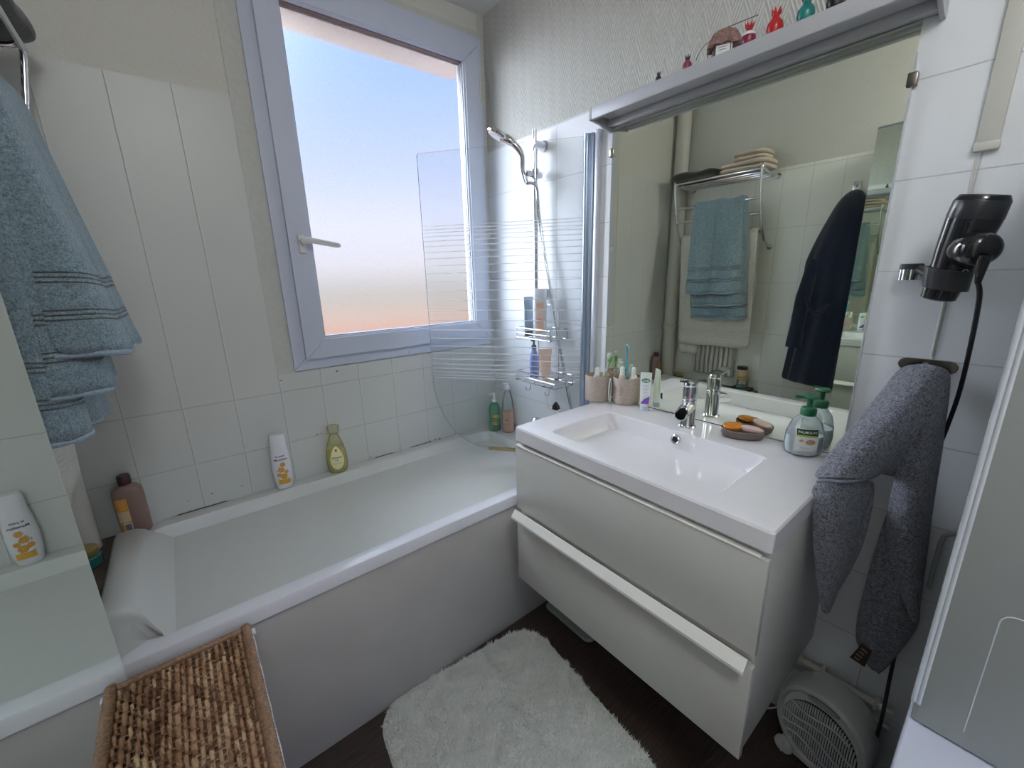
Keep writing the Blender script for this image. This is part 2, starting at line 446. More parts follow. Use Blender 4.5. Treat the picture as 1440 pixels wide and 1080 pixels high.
def grid(name, rows, mats, parent=None, thick=.004, sub=2, closed=False, wr=0, ws=30, smooth=True):
    """cloth: rows of points; uv.v = metres from the LAST row"""
    R_ = len(rows); C_ = len(rows[0])
    mid = C_ // 2; dist = [0] * R_
    for i in range(R_ - 2, -1, -1): dist[i] = dist[i + 1] + (Vector(rows[i][mid]) - Vector(rows[i + 1][mid])).length
    me = bpy.data.meshes.new(name)
    vs = [tuple(p) for r in rows for p in r]
    if wr:
        vs = [tuple(Vector(p) + Vector(noise.noise_vector(Vector(p) * ws)) * wr) for p in vs]
    fs = [(i * C_ + j, i * C_ + j + 1, (i + 1) * C_ + j + 1, (i + 1) * C_ + j) for i in range(R_ - 1) for j in range(C_ - 1)]
    me.from_pydata(vs, [], fs); me.update()
    uv = me.uv_layers.new(name='UVMap')
    for li, lp in enumerate(me.loops):
        vi = lp.vertex_index; uv.data[li].uv = ((vi % C_) / (C_ - 1), dist[vi // C_])
    if smooth: me.shade_smooth()
    o = link(name, me, parent, mats)
    if sub:
        s = o.modifiers.new('subsurf', 'SUBSURF'); s.levels = sub; s.render_levels = sub
    if thick:
        s = o.modifiers.new('solid', 'SOLIDIFY'); s.thickness = thick; s.offset = 0
    return o
_tc = {}
def text2d(s, size=1.0, bold=False, w=None, h=None):
    """outline letters as a flat triangle mesh centred on 0,0"""
    cu = bpy.data.curves.new('t', 'FONT'); cu.body = s; cu.size = size; cu.align_x = 'CENTER'; cu.align_y = 'CENTER'
    cu.resolution_u = 3
    if bold: cu.offset = size * .02
    ob = bpy.data.objects.new('t', cu); me = bpy.data.meshes.new_from_object(ob)
    vs = [Vector(v.co) for v in me.vertices]; fs = [tuple(p.vertices) for p in me.polygons]
    bpy.data.objects.remove(ob); bpy.data.meshes.remove(me); bpy.data.curves.remove(cu)
    x0 = min(v.x for v in vs); x1 = max(v.x for v in vs); y0 = min(v.y for v in vs); y1 = max(v.y for v in vs)
    sx = w / (x1 - x0) if w else 1; sy = h / (y1 - y0) if h else (sx if w else 1)
    if h and not w: sx = sy
    vs = [((v.x - (x0 + x1) / 2) * sx, (v.y - (y0 + y1) / 2) * sy) for v in vs]
    return vs, fs
def shape2d(pts, nx=1):
    return [(p[0], p[1]) for p in pts], [tuple(range(len(pts)))]
def rect2d(w, h, cx=0, cy=0, nx=8, ny=2):
    vs = [(cx - w / 2 + w * i / nx, cy - h / 2 + h * j / ny) for j in range(ny + 1) for i in range(nx + 1)]
    fs = [(j * (nx + 1) + i, j * (nx + 1) + i + 1, (j + 1) * (nx + 1) + i + 1, (j + 1) * (nx + 1) + i) for j in range(ny) for i in range(nx)]
    return vs, fs
def decal(bm, vf, fn, du=0, dv=0, mi=0):
    vs, fs = vf; bv = [bm.verts.new(fn(u + du, v + dv)) for u, v in vs]
    for f in fs:
        try: q = bm.faces.new([bv[i] for i in f]); q.material_index = mi
        except ValueError: pass
def disc2d(r, n=20, sx=1, sy=1, cx=0, cy=0):
    vs = [(cx, cy)] + [(cx + r * sx * math.cos(2 * PI * i / n), cy + r * sy * math.sin(2 * PI * i / n)) for i in range(n)]
    return vs, [(0, i + 1, (i + 1) % n + 1) for i in range(n)]
def ovalmap(a, b, e=.0006, p=2.0, rz=0, cx=0, cy=0, zf=None):
    """u metres round the front (-y) of an oval section, v = height; zf(v) scales the section"""
    def fn(u, v):
        s = zf(v) if zf else (a, b)
        aa, bb = (s if isinstance(s, tuple) else (a * s, b * s))
        x = max(-aa * .999, min(aa * .999, u))
        y = -bb * (1 - abs(x / aa) ** p) ** (1 / p) - e
        c_, s_ = math.cos(rz), math.sin(rz)
        return Vector((cx + x * c_ - y * s_, cy + x * s_ + y * c_, v))
    return fn
def prof_at(prof):
    def f(z):
        for (a0, b0, z0), (a1, b1, z1) in zip(prof[:-1], prof[1:]):
            if z0 <= z <= z1 and z1 > z0:
                t = (z - z0) / (z1 - z0); return (a0 + (a1 - a0) * t, b0 + (b1 - b0) * t)
        return prof[-1][:2] if z > prof[-1][2] else prof[0][:2]
    return f
def bottle_body(prof, n=36, p=2.3, mi=0):
    bm = B(); ringloft(bm, [oval(a, b, z, n=n, p=p) for a, b, z in prof], mi=mi); return bm

# ================================================================ THE ROOM
XL, YR, ZC = -1.85, -3.1, 2.67
WX0, WX1, WZ0, WZ1 = -1.043, -.030, 1.106, 2.565          # window frame, outer
bm = B(); box(bm, XL - .1, .1, YR - .1, .1, -.08, 0); struct(mk('floor', bm, 'floor', smooth=False))
bm = B(); box(bm, XL - .1, .1, YR - .1, .1, ZC, ZC + .08); struct(mk('ceiling', bm, 'ceil', smooth=False))
# window wall with its opening
bm = B(); T = .12
hx0, hx1, hz0, hz1 = WX0 + .02, WX1 - .02, WZ0 + .02, WZ1 - .02
for a in ((XL - .1, hx0, 0, T, 0, ZC), (hx1, .1, 0, T, 0, ZC), (hx0, hx1, 0, T, 0, hz0), (hx0, hx1, 0, T, hz1, ZC)): box(bm, *a, mi=0)
box(bm, XL, -1.107, -.006, 0.001, .60, 2.105, mi=1)         # tile field left of the window
box(bm, -1.107, -.0005, -.006, 0.001, .60, 1.100, mi=1)     # tile field under it
box(bm, -1.107, WX0 + .004, -.005, 0.001, 1.100, ZC - .001, mi=2)    # filler strip
box(bm, WX1 - .004, -.0005, -.005, 0.001, 1.10, ZC - .001, mi=2)
box(bm, WX0, WX1, -.005, 0.001, WZ1 - .002, WZ1 + .03, mi=2)
struct(mk('wall_back', bm, ['plaster', 'tile_back', 'grout'], smooth=False))
# mirror wall
bm = B(); box(bm, 0, .12, YR, 0, 0, ZC, mi=0)
box(bm, -.004, .001, YR, -.0005, 0, 2.082, mi=1)
struct(mk('wall_right', bm, ['wallpaper', 'tile_right'], smooth=False))
bm = B(); box(bm, XL - .12, XL, YR, 0, 0, ZC, mi=0); box(bm, XL - .001, XL + .005, YR, -.0005, 0, 2.10, mi=1)
struct(mk('wall_left', bm, ['plaster', 'tile_left'], smooth=False))
# rear wall, with an unseen doorway added behind the camera to admit fill light
bm = B(); box(bm, XL - .1, -1.55, YR - .1, YR, 0, ZC); box(bm, -.70, .1, YR - .1, YR, 0, ZC); box(bm, -1.55, -.70, YR - .1, YR, 2.05, ZC)
struct(mk('wall_front', bm, 'plaster', smooth=False))
bm = B(); box(bm, -1.60, -1.55, YR - .11, YR + .02, 0, 2.1, .004); box(bm, -.70, -.65, YR - .11, YR + .02, 0, 2.1, .004); box(bm, -1.60, -.65, YR - .11, YR + .02, 2.05, 2.1, .004)
struct(mk('trim_1', bm, 'white_paint'))
# mildew specks on the joint over the tub
bm = B()
for (px, py, s) in ((446, 611, .003), (452, 609, .002), (521, 643, .0032), (563, 630, .0025), (612, 618, .004), (618, 617, .005), (604, 620, .003), (628, 615, .0028), (298, 694, .003), (340, 683, .0025), (264, 705, .002), (474, 522, .004), (395, 535, .003)):
    p = aty(px, py, -.0065); bmesh.ops.create_uvsphere(bm, u_segments=8, v_segments=6, radius=s, matrix=Matrix.Translation(p) @ Matrix.Diagonal((1.6, .25, .6, 1)))
for (xa, xb) in ((-.96, -.90), (-.75, -.66), (-.56, -.44), (-1.52, -1.36)):
    box(bm, xa, xb, -.0085, -.005, .6205, .6225, 0)
o = mk('trim_2', bm, 'mould'); struct(o)

# ---------------------------------------------------------------- window
def miter_frame(bm, x0, x1, z0, z1, w, y0, y1, bev=.004):
    """four mitred bars; y0 is the room side"""
    o_ = [(x0, z0), (x1, z0), (x1, z1), (x0, z1)]; i_ = [(x0 + w, z0 + w), (x1 - w, z0 + w), (x1 - w, z1 - w), (x0 + w, z1 - w)]
    for k in range(4):
        a, b = o_[k], o_[(k + 1) % 4]; c, d = i_[(k + 1) % 4], i_[k]
        e = .0006   # hairline of the mitre
        vs = [bm.verts.new((p[0], y, p[1])) for y in (y1, y0 + bev) for p in (a, b, c, d)]
        cx = (a[0] + b[0] + c[0] + d[0]) / 4; cz = (a[1] + b[1] + c[1] + d[1]) / 4
        def sh(p): 
            v = Vector((p[0] - cx, p[1] - cz)); l = v.length
            return (cx + v.x * (1 - bev / l * 1.2), y0, cz + v.y * (1 - bev / l * 1.2))
        vs += [bm.verts.new(sh(p)) for p in (a, b, c, d)]
        for q in range(2):
            for j in range(4):
                bm.faces.new((vs[q * 4 + j], vs[q * 4 + (j + 1) % 4], vs[q * 4 + 4 + (j + 1) % 4], vs[q * 4 + 4 + j]))
        bm.faces.new(vs[0:4]); bm.faces.new(vs[8:12])
win = bpy.data.objects.new('window_1', None); COL.objects.link(win); win['kind'] = 'structure'
win.location = (-.54, 0, 1.10); ORG['window_1'] = Vector(win.location)
bm = B(); miter_frame(bm, WX0, WX1, WZ0, WZ1, .060, -.018, .07)
fr = mk('window_frame', bm, 'pvc', win, smooth=False)
SX0, SX1, SZ0, SZ1 = WX0 + .046, WX1 - .030, WZ0 + .046, WZ1 - .040
bm = B(); miter_frame(bm, SX0, SX1, SZ0, SZ1, .078, -.042, .03)
miter_frame(bm, SX0 + .074, SX1 - .074, SZ0 + .074, SZ1 - .074, .012, -.034, .02, .003)
sash = mk('window_sash', bm, 'pvc', win, smooth=False)
bm = B(); g0 = .084; miter_frame(bm, SX0 + g0 + .0, SX1 - g0, SZ0 + g0, SZ1 - g0, .005, -.026, .01, .001)
mk('window_gasket', bm, 'pvc_dark', sash, smooth=False)
bm = B(); box(bm, SX0 + .086, SX1 - .086, -.006, -.002, SZ0 + .086, SZ1 - .086)
mk('window_pane', bm, 'frost', sash, smooth=False)
# handle
hp = aty(424, 341, -.045)
bm = B(); box(bm, hp.x - .014, hp.x + .014, -.052, -.042, hp.z - .042, hp.z + .030, .006, 3)
cyl(bm, (hp.x, -.05, hp.z + .004), (hp.x, -.085, hp.z + .004), .0105)
pts = smoothpath([(hp.x - .004, -.088, hp.z + .005), (hp.x + .03, -.092, hp.z + .004), (hp.x + .08, -.090, hp.z - .004), (hp.x + .135, -.086, hp.z - .012)], 5)
tube(bm, pts, [.0115] * 5 + [.0105] * (len(pts) - 7) + [.009, .005], 14)
mk('window_handle', bm, 'white_plastic', win)
for (px, py) in ((486, 507), (576, 494)):
    p = aty(px, py, -.019); bm = B(); lathe(bm, [(.0065, 0), (.0065, .002), (.004, .003)], p, 16, axis=(0, -1, 0)); mk('screw_cap', bm, 'pvc', win)
for z in (2.30, 1.22):
    bm = B(); cyl(bm, (SX1 + .006, -.040, z), (SX1 + .006, -.040, z + .10), .006, seg=12); mk('window_hinge', bm, 'grout' if z > 2 else 'pvc', win)
# sill drip outside and the roller-shutter box that shades the pane's top
bm = B(); box(bm, hx0 - .05, hx1 + .05, .121, .30, 2.50, 2.80, .01); struct(mk('trim_3', bm, simple('beige_render', (.62, .57, .51), .8)))

# ================================================================ BATHTUB
ZR = .62; YF = -.737; TXL = -1.69
tub = thing('bathtub', 'white built-in bathtub with raised headrest end and flat front panel', 'bathtub', (-.85, -.37, 0))
bm = B()
outer = lambda z, e=0: rrect(TXL - e, -.002, YF - e, -.007, z, .006, 6)
inner = [rrect(-1.62, -.115, YF + .046, -.068, ZR + .0005, .07), rrect(-1.615, -.122, YF + .054, -.075, ZR - .012, .07),
         rrect(-1.56, -.135, YF + .063, -.088, ZR - .10, .08), rrect(-1.40, -.17, YF + .085, -.11, .40, .10),
         rrect(-1.20, -.215, YF + .12, -.15, .26, .10), rrect(-1.10, -.26, YF + .16, -.19, .215, .09), rrect(-1.0, -.40, YF + .25, -.28, .205, .05)]
rings = [outer(.574), outer(.578, .002), outer(ZR - .006, .002), outer(ZR - .001, 0), rrect(TXL + .006, -.008, YF + .006, -.013, ZR + .001, .006, 6)] + inner
ringloft(bm, rings, cap=True)
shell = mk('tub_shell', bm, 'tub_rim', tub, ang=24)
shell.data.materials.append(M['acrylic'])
for p in shell.data.polygons:      # front rim and lip take a lighter copy of the acrylic for window light
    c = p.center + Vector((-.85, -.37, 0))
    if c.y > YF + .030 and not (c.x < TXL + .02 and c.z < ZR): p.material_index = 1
# raised headrest that runs down into the basin
prof = [(-1.688, .60), (-1.688, .640), (-1.678, .655), (-1.655, .660), (-1.625, .658), (-1.605, .648), (-1.56, .600), (-1.46, .48), (-1.30, .34), (-1.18, .27), (-1.18, .22), (-1.688, .22)]
bm = B()
def sec(y, f=0):
    out = []
    for (x, z) in prof: out.append(Vector((x, y - (f * max(0, min(1, (x + 1.62) / .12))), z)))
    return out
top_y = [(-.082, .0), (-.088, .012)]
ringA = [Vector((x, -.090, z - (.010 if z > .63 else 0))) for x, z in prof]
ringB = [Vector((x, -.102, z)) for x, z in prof]
ringC = [Vector((x, -.552 - .02 * max(0, (.66 - z)) / .04 * .2, z)) for x, z in prof]
ringD = [Vector((x, -.566 - (.085 if z < .60 else .085 * (.66 - z) / .06 * (1 if x > -1.6 else .25)), z - (.006 if z > .63 else 0))) for x, z in prof]
ringE = [Vector((x, -.574 - (.085 if z < .60 else .085 * (.66 - z) / .06 * (1 if x > -1.6 else .25)) - (.006 if z > .63 else 0), .619 if z > .619 and x < -1.58 else z)) for x, z in prof]
ringloft(bm, [ringA, ringB, ringC, ringD, ringE])
mk('headrest', bm, 'acrylic', tub, ang=50)
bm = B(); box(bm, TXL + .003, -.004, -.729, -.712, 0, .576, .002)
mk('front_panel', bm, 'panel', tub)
p = atx(731, 643, -.145)
bm = B(); lathe(bm, [(.032, 0), (.032, .008), (.027, .014), (.010, .016)], (-.142, p.y, p.z), 28, axis=(-1, 0, .1)); mk('overflow_cap', bm, 'chrome', tub)
bm = B(); lathe(bm, [(.03, 0), (.03, .004), (.02, .006)], (-.46, -.40, .2055), 24); mk('drain', bm, 'chrome', tub)

# dark wooden ledge between tub and left wall
o_ = B(); box(o_, XL + .006, -1.694, -.752, -.008, .590, .616, .003); box(o_, XL + .006, -1.80, -.75, -.02, 0, .592)
tag(mk('wooden_ledge', o_, 'ledge', org=(-1.77, -.38, 0)), 'dark brown wooden ledge filling the gap between bathtub headrest and left wall', 'ledge')

# ================================================================ SHOWER SCREEN
hx, hy = -.030, -.705
dr = Vector((-.353, .466, 0)).normalized(); nrm = Vector((dr.y, -dr.x, 0))
def scr(s, z, off=0): return Vector((hx, hy, 0)) + dr * s + nrm * off + Vector((0, 0, z))
ss = thing('shower_screen', 'clear glass bath screen with etched horizontal stripes, swung in over the tub', 'shower screen', (hx, hy, .62))
L, z0, z1 = .722, .655, 1.985
out2 = [(0.01, z0), (L - .26, z0)]
for i in range(1, 13):
    t = i / 12 * PI / 2; out2.append((L - .26 + .26 * math.sin(t), z0 + .34 - .34 * math.cos(t)))
out2 += [(L, z1 - .008), (L - .008, z1), (.01, z1)]
bm = B(); ringloft(bm, [[scr(s, z, off) for s, z in out2] for off in (-.003, .003)])
gp = mk('glass_panel', bm, 'screen_glass', ss, smooth=False)
bm = B(); zs = []; z = 1.690; 
gaps = [.013, .014, .016, .019, .022, .025, .028, .031, .034, .037, .040, .043, .046, .046, .043, .040, .037, .033, .029, .025, .021, .018, .015, .013, .012]
for g in gaps: zs.append(z); z -= g
for z in zs:
    for off in (-.0034, .0034):
        vs = [bm.verts.new(scr(s, zz, off)) for s, zz in ((.014, z - .0018), (L - .004, z - .0018), (L - .004, z + .0018), (.014, z + .0018))]; bm.faces.new(vs)
mk('etched_stripes', bm, 'screen_stripe', gp, smooth=False, recalc=False)
bm = B(); a0 = scr(.02, z0 - .006); a1 = scr(L - .28, z0 - .006)
ringloft(bm, [[scr(s, z0 - .010 + dz, dy) for dz, dy in ((0, -.006), (.014, -.006), (.014, .006), (0, .006))] for s in (.02, L - .27)])
mk('bottom_seal', bm, 'seal', ss, smooth=False)
bm = B(); box(bm, -.034, -.005, hy - .030, hy - .002, .640, 1.992, .006, 3); cyl(bm, (-.036, hy - .002, .645), (-.036, hy - .002, 1.990), .012, seg=20)
mk('hinge_profile', bm, 'alu', ss)
bm = B(); box(bm, -.026, -.0045, hy - .052, hy - .031, .640, 2.0, .003, 2); mk('wall_profile', bm, 'alu_light', ss)

# ================================================================ SHOWER RAIL, HAND SHOWER
RY = -.435; RX_ = -.062
sr = thing('shower_rail', 'chrome vertical slide rail fixed to the tiled wall behind the glass screen', 'shower rail', (RX_, RY, 1.38))
bm = B(); cyl(bm, (RX_, RY, 1.37), (RX_, RY, 2.068), .0105, seg=20); mk('rail', bm, 'chrome', sr)
for z in (2.012, 1.388):
    bm = B(); cyl(bm, (-.004, RY, z), (RX_ - .014, RY, z), .019, seg=28); lathe(bm, [(.024, 0), (.024, .006), (.019, .010)], (-.004, RY, z), 28, axis=(-1, 0, 0))
    mk('wall_bracket', bm, 'chrome' if z > 2 else 'white_plastic', sr)
sz = 1.895
bm = B(); cyl(bm, (RX_, RY, sz - .02), (RX_, RY, sz + .02), .019, seg=24); cyl(bm, (RX_ + .035, RY, sz), (RX_ - .045, RY + .008, sz), .014, seg=20)
mk('slider', bm, 'chrome', sr)
hs = thing('hand_shower', 'chrome hand shower resting in the slider with a ribbed metal hose', 'hand shower', (RX_ - .04, RY + .01, 1.88))
A0 = Vector((RX_ - .048, RY + .004, 1.855)); 
hp_ = atx(702, 192, -.20)
path = smoothpath([A0, A0 + Vector((-.012, .010, .055)), atx(733, 216, -.135), atx(719, 199, -.17), atx(706, 192, -.195)], 6)
bm = B(); n_ = len(path); tube(bm, path, [.0105 + .004 * (i / n_) + (.004 if i > n_ * .7 else 0) for i in range(n_)], 18)
mk('shower_handle', bm, 'chrome', hs)
hc = atx(700, 190, -.205); ax = (atx(688, 183, -.235) - atx(714, 197, -.18)).normalized()
fn_ = Vector((-.30, .25, -.92)); fn_ = (fn_ - ax * fn_.dot(ax)).normalized()
bm = B(); lathe(bm, [(.010, -.022), (.030, -.017), (.046, -.008), (.050, .0), (.048, .006), (.040, .008)], hc, 32, axis=fn_); mk('shower_head', bm, 'chrome', hs)
bm = B(); lathe(bm, [(.040, 0), (.038, .003)], hc + fn_ * .0075, 32, axis=fn_); mk('spray_plate', bm, 'white_plastic', hs)
hosep = smoothpath([A0, atx(754, 262, -.075), atx(758, 300, -.05), atx(766, 360, -.045), atx(776, 420, -.045), atx(786, 480, -.045), atx(795, 530, -.045), atx(802, 572, -.05), atx(806, 600, -.06)], 26)
bm = B(); tube(bm, hosep, [.0062 if i % 2 else .0082 for i in range(len(hosep))], 12); mk('shower_hose', bm, 'chrome', hs)

# ================================================================ CADDY
cd = thing('shower_caddy', 'chrome wire caddy with two baskets hanging from the shower rail', 'caddy', (-.06, -.46, .95))
CY0, CY1 = -.385, -.575       # along the wall
def basket(bm, z, y0, y1, x0, x1, nb=7):
    for zz, r in ((z + .045, .0032), (z, .0026)):
        tube(bm, [Vector((x0, y0, zz)), Vector((x1, y0, zz)), Vector((x1, y1, zz)), Vector((x0, y1, zz))], r, 8, closed=True)
    for i in range(nb + 1):
        y = y0 + (y1 - y0) * i / nb; tube(bm, [(x0, y, z), (x1, y, z)], .0017, 6)
    tube(bm, [(x1, y0, z + .022), (x1, y1, z + .022)], .002, 6)
    for (x, y) in ((x0, y0), (x1, y0), (x1, y1), (x0, y1), (x1, (y0 + y1) / 2)): tube(bm, [(x, y, z), (x, y, z + .045)], .002, 6)
b1z, b2z = 1.185, .975
bm = B(); basket(bm, b1z, -.365, -.59, -.015, -.125); up_b = mk('upper_basket', bm, 'chrome', cd)
bm = B(); basket(bm, b2z, -.365, -.63, -.015, -.135); tube(bm, [(-.02, -.365, b2z + .01), (-.02, -.63, b2z + .01)], .002, 6); mk('lower_basket', bm, 'chrome', cd)
for y in (-.395, -.535):
    bm = B(); pts = [(-.015, y, b2z)] + [(-.012, y, zz) for zz in (1.1, 1.2, 1.29)] + [(-.012, y + (.0 if y > -.45 else .02), 1.325), (-.012, -.46, 1.335)]
    tube(bm, smoothpath(pts, 4), .0024, 8); mk('back_wire', bm, 'chrome', cd)
for y in (-.47, -.60):
    bm = B(); tube(bm, smoothpath([(-.135, y, b2z), (-.137, y, b2z - .022), (-.150, y, b2z - .034), (-.163, y, b2z - .022), (-.163, y, b2z - .012)], 5), .002, 8); mk('hook', bm, 'chrome', cd)

# things in the caddy and at the tub corner
def bottle(name, label, cat, loc, rz, prof, mat, parts=(), group=None, p=2.3):
    t = thing(name, label, cat, loc, rz, group, world=False)
    b = mk('bottle_body' if name.endswith('bottle') else 'body', bottle_body(prof, p=p), mat, t)
    return t, b
t = thing('shampoo_tube', 'steel-blue squeeze tube standing on its dark cap in the upper caddy basket', 'tube', (-.075, -.395, b1z + .003), .15, world=False)
bm = B(); ringloft(bm, [oval(.026, .017, .035), oval(.028, .015, .08), oval(.031, .009, .14), oval(.034, .003, .175), oval(.034, .002, .185)]); mk('tube_body', bm, 'steelblue_tube', t)
bm = B(); ringloft(bm, [oval(.026, .018, 0), oval(.027, .018, .03), oval(.024, .016, .036)]); mk('cap', bm, 'darkcap', t)
t, b = bottle('shampoo_bottle', 'white shampoo bottle with peach label and white cap in the upper caddy basket', 'bottle', (-.075, -.475, b1z + .003), -.75,
              [(.024, .015, 0), (.029, .018, .006), (.030, .019, .15), (.029, .018, .178)], 'white_bottle')
bm = B(); ringloft(bm, [oval(.030, .019, .180), oval(.031, .020, .186), oval(.031, .020, .215), oval(.026, .016, .222)]); mk('cap', bm, 'white_bottle', t)
fn = ovalmap(.030, .019, .0006, 2.3); bm = B(); decal(bm, rect2d(.040, .140, 0, .092), fn); lb = mk('label', bm, 'peach_tube', t, recalc=False)
fn = ovalmap(.030, .019, .0011, 2.3); bm = B(); decal(bm, text2d('BIO', w=.026), fn, 0, .148); mk('title_print', bm, 'almond', lb, recalc=False); bm = B(); decal(bm, text2d('soin', w=.020), fn, 0, .085); decal(bm, text2d('shampooing', w=.030), fn, 0, .072)
mk('label_print', bm, 'almond', lb, recalc=False)
bm = B(); decal(bm, disc2d(.009, 20, 1, 1, 0, .122), fn); mk('label_badge', bm, 'label_white', lb, recalc=False)
t, b = bottle('pump_bottle', 'blue pump bottle with black pump in the lower caddy basket', 'bottle', (-.080, -.435, b2z + .003), .5,
              [(.022, .016, 0), (.027, .020, .006), (.027, .020, .09), (.022, .017, .125), (.012, .011, .145), (.011, .011, .15)], 'blue_bottle')
bm = B(); ringloft(bm, [oval(.012, .012, .15), oval(.012, .012, .168), oval(.008, .008, .17), oval(.005, .005, .172), oval(.005, .005, .19)]); box(bm, -.030, .010, -.006, .006, .19, .199, .003); mk('pump', bm, 'darkcap', t)
t = thing('cream_tube', 'peach squeeze tube standing in the lower caddy basket', 'tube', (-.080, -.515, b2z + .003), -.6, world=False)
bm = B(); ringloft(bm, [oval(.022, .018, .0), oval(.022, .018, .02), oval(.024, .016, .04), oval(.028, .009, .11), oval(.031, .003, .15), oval(.031, .002, .160)]); tb = mk('tube_body', bm, 'peach_tube', t)
fn = ovalmap(.025, .014, .001, 2.0); bm = B(); bm.free()
# razor hanging on the hook
t = thing('razor', 'black and white razor hanging from a caddy hook', 'razor', (-.15, -.605, .86), world=True)
bm = B(); tube(bm, smoothpath([(-.155, -.603, b2z - .03), (-.158, -.605, .92), (-.150, -.608, .885)], 4), [.0025] * 8 + [.004], 8); mk('razor_loop', bm, 'white_plastic', t)
q = atx(782, 572, -.15)
bm = B(); ringloft(bm, [[Vector((q.x, q.y, q.z + .022)) + v for v in oval(.004, .005, 0, n=12)], [Vector((q.x, q.y, q.z + .005)) + v for v in oval(.011, .020, 0, n=12)], [Vector((q.x, q.y, q.z - .012)) + v for v in oval(.012, .024, 0, n=12)]]); mk('razor_head', bm, 'fig_black', t)
bm = B(); tube(bm, [q + Vector((0, .026, -.014)), q + Vector((0, -.010, -.006)), q + Vector((0, -.025, -.016))], .007, 10); mk('razor_handle', bm, 'white_plastic', t)
# mixer tap on the tub wall
t = thing('tub_mixer_tap', 'chrome wall-mounted tub mixer tap, mostly hidden behind the washbasin corner', 'tap', (-.06, -.42, .70))
a = atx(740, 604, -.09); b_ = atx(775, 596, -.09)
bm = B(); cyl(bm, a, a + Vector((0, -.22, 0)), .021, seg=24); cyl(bm, a + Vector((0, .0, 0)), a + Vector((0, .032, 0)), .026, .022, seg=20); mk('tap_body', bm, 'chrome', t)
c_ = atx(754, 592, -.09); bm = B(); lathe(bm, [(.012, -.02), (.022, 0), (.024, .015), (.016, .026), (.004, .030)], (c_.x, c_.y, c_.z - .01), 20); mk('tap_knob', bm, 'chrome', t)
bm = B(); cyl(bm, (a.x, a.y - .05, a.z), (-.004, a.y - .05, a.z), .014); mk('wall_union', bm, 'chrome', t); bm = B(); cyl(bm, (a.x, a.y - .18, a.z), (-.004, a.y - .18, a.z), .014); mk('wall_union', bm, 'chrome', t)
# corner bottles
t, b = bottle('pump_bottle', 'green see-through pump bottle with white pump and orange label in the tub corner', 'bottle', (-.083, -.098, ZR + .002), -.7,
              [(.028, .028, 0), (.033, .033, .006), (.033, .033, .125), (.028, .028, .150), (.014, .014, .162), (.012, .012, .166)], 'green_plastic', p=2)
bm = B(); ringloft(bm, [oval(.030, .030, .004), oval(.031, .031, .075)]); mk('liquid', bm, 'green_liquid', t)
bm = B(); ringloft(bm, [oval(.013, .013, .166), oval(.013, .013, .180), oval(.006, .006, .184), oval(.006, .006, .205), oval(.009, .009, .207), oval(.008, .008, .218)]); box(bm, -.026, .004, -.005, .005, .205, .213, .002); mk('pump', bm, 'white_bottle', t)
fn = ovalmap(.033, .033, .0008, 2); bm = B(); decal(bm, disc2d(.016, 16, 1.2, .55, .006, .088), fn); decal(bm, disc2d(.016, 16, 1.2, .6, .006, .048), fn); decal(bm, text2d('sante', w=.030), ovalmap(.033, .033, .0012, 2), .006, .068); mk('label', bm, 'orange_label', t, recalc=False)
t, b = bottle('spray_bottle', 'tall clear bottle half full of orange liquid in the tub corner', 'bottle', (-.045, -.172, ZR + .002), -.9,
              [(.028, .022, 0), (.034, .026, .008), (.034, .026, .12), (.030, .024, .18), (.020, .018, .225), (.013, .013, .24), (.012, .012, .246)], 'clear_plastic', p=2.2)
bm = B(); ringloft(bm, [oval(.031, .024, .004), oval(.0325, .0245, .012), oval(.0325, .0245, .118)]); mk('liquid', bm, 'orange_liquid', t)
bm = B(); ringloft(bm, [oval(.013, .013, .246), oval(.015, .015, .250), oval(.013, .013, .268), oval(.009, .009, .274)]); box(bm, -.022, .008, -.005, .005, .272, .282, .002); mk('nozzle', bm, 'white_bottle', t)
fn = ovalmap(.034, .026, .0009, 2.2); bm = B(); decal(bm, text2d('dop', w=.020, bold=True), fn, 0, .075); decal(bm, text2d('douche', w=.026), fn, 0, .05); mk('label_print', bm, 'ink', t, recalc=False)
q = atz(727, 606, ZR); t = tag(mk('tumbler', (lambda b: (lathe(b, [(.018, 0), (.019, .003), (.021, .045), (.019, .045), (.017, .004)], (0, 0, 0), 24, cap=True), b)[1])(B()), 'clear_plastic'), 'tiny clear cup with brown rim beside the orange bottle in the tub corner', 'cup'); t.location = (q.x + .01, q.y + .012, ZR + .0015)

# ================================================================ BOTTLES ON THE BACK RIM
ZB = ZR + .0015
profP = [(.026, .016, 0), (.031, .020, .006), (.036, .023, .05), (.038, .024, .10), (.034, .022, .160), (.030, .019, .190)]
t, b = bottle('shower_gel_bottle', 'white shower gel bottle with orange flower label on the back tub rim', 'bottle', (-1.155, -.038, ZB), -.12, profP, 'white_bottle')
bm = B(); ringloft(bm, [oval(.0302, .0192, .190, p=2.3), oval(.0305, .0195, .194, p=2.3), oval(.0285, .018, .232, p=2.3), oval(.024, .015, .240, p=2.3)]); mk('cap', bm, 'white_bottle', t)
zf = prof_at(profP); fn = ovalmap(1, 1, .0009, 2.3, zf=zf); fn2 = ovalmap(1, 1, .0016, 2.3, zf=zf); fn3 = ovalmap(1, 1, .0022, 2.3, zf=zf)
bm = B(); decal(bm, rect2d(.044, .022, .002, .035), fn); lb = mk('label_band', bm, 'amber_band', t, recalc=False)
bm = B(); decal(bm, text2d('le petit', w=.032, bold=True), fn, 0, .149); decal(bm, text2d('Marseillais', w=.048, bold=True), fn, 0, .135)
mk('title_print', bm, 'ink', t, recalc=False); bm = B()
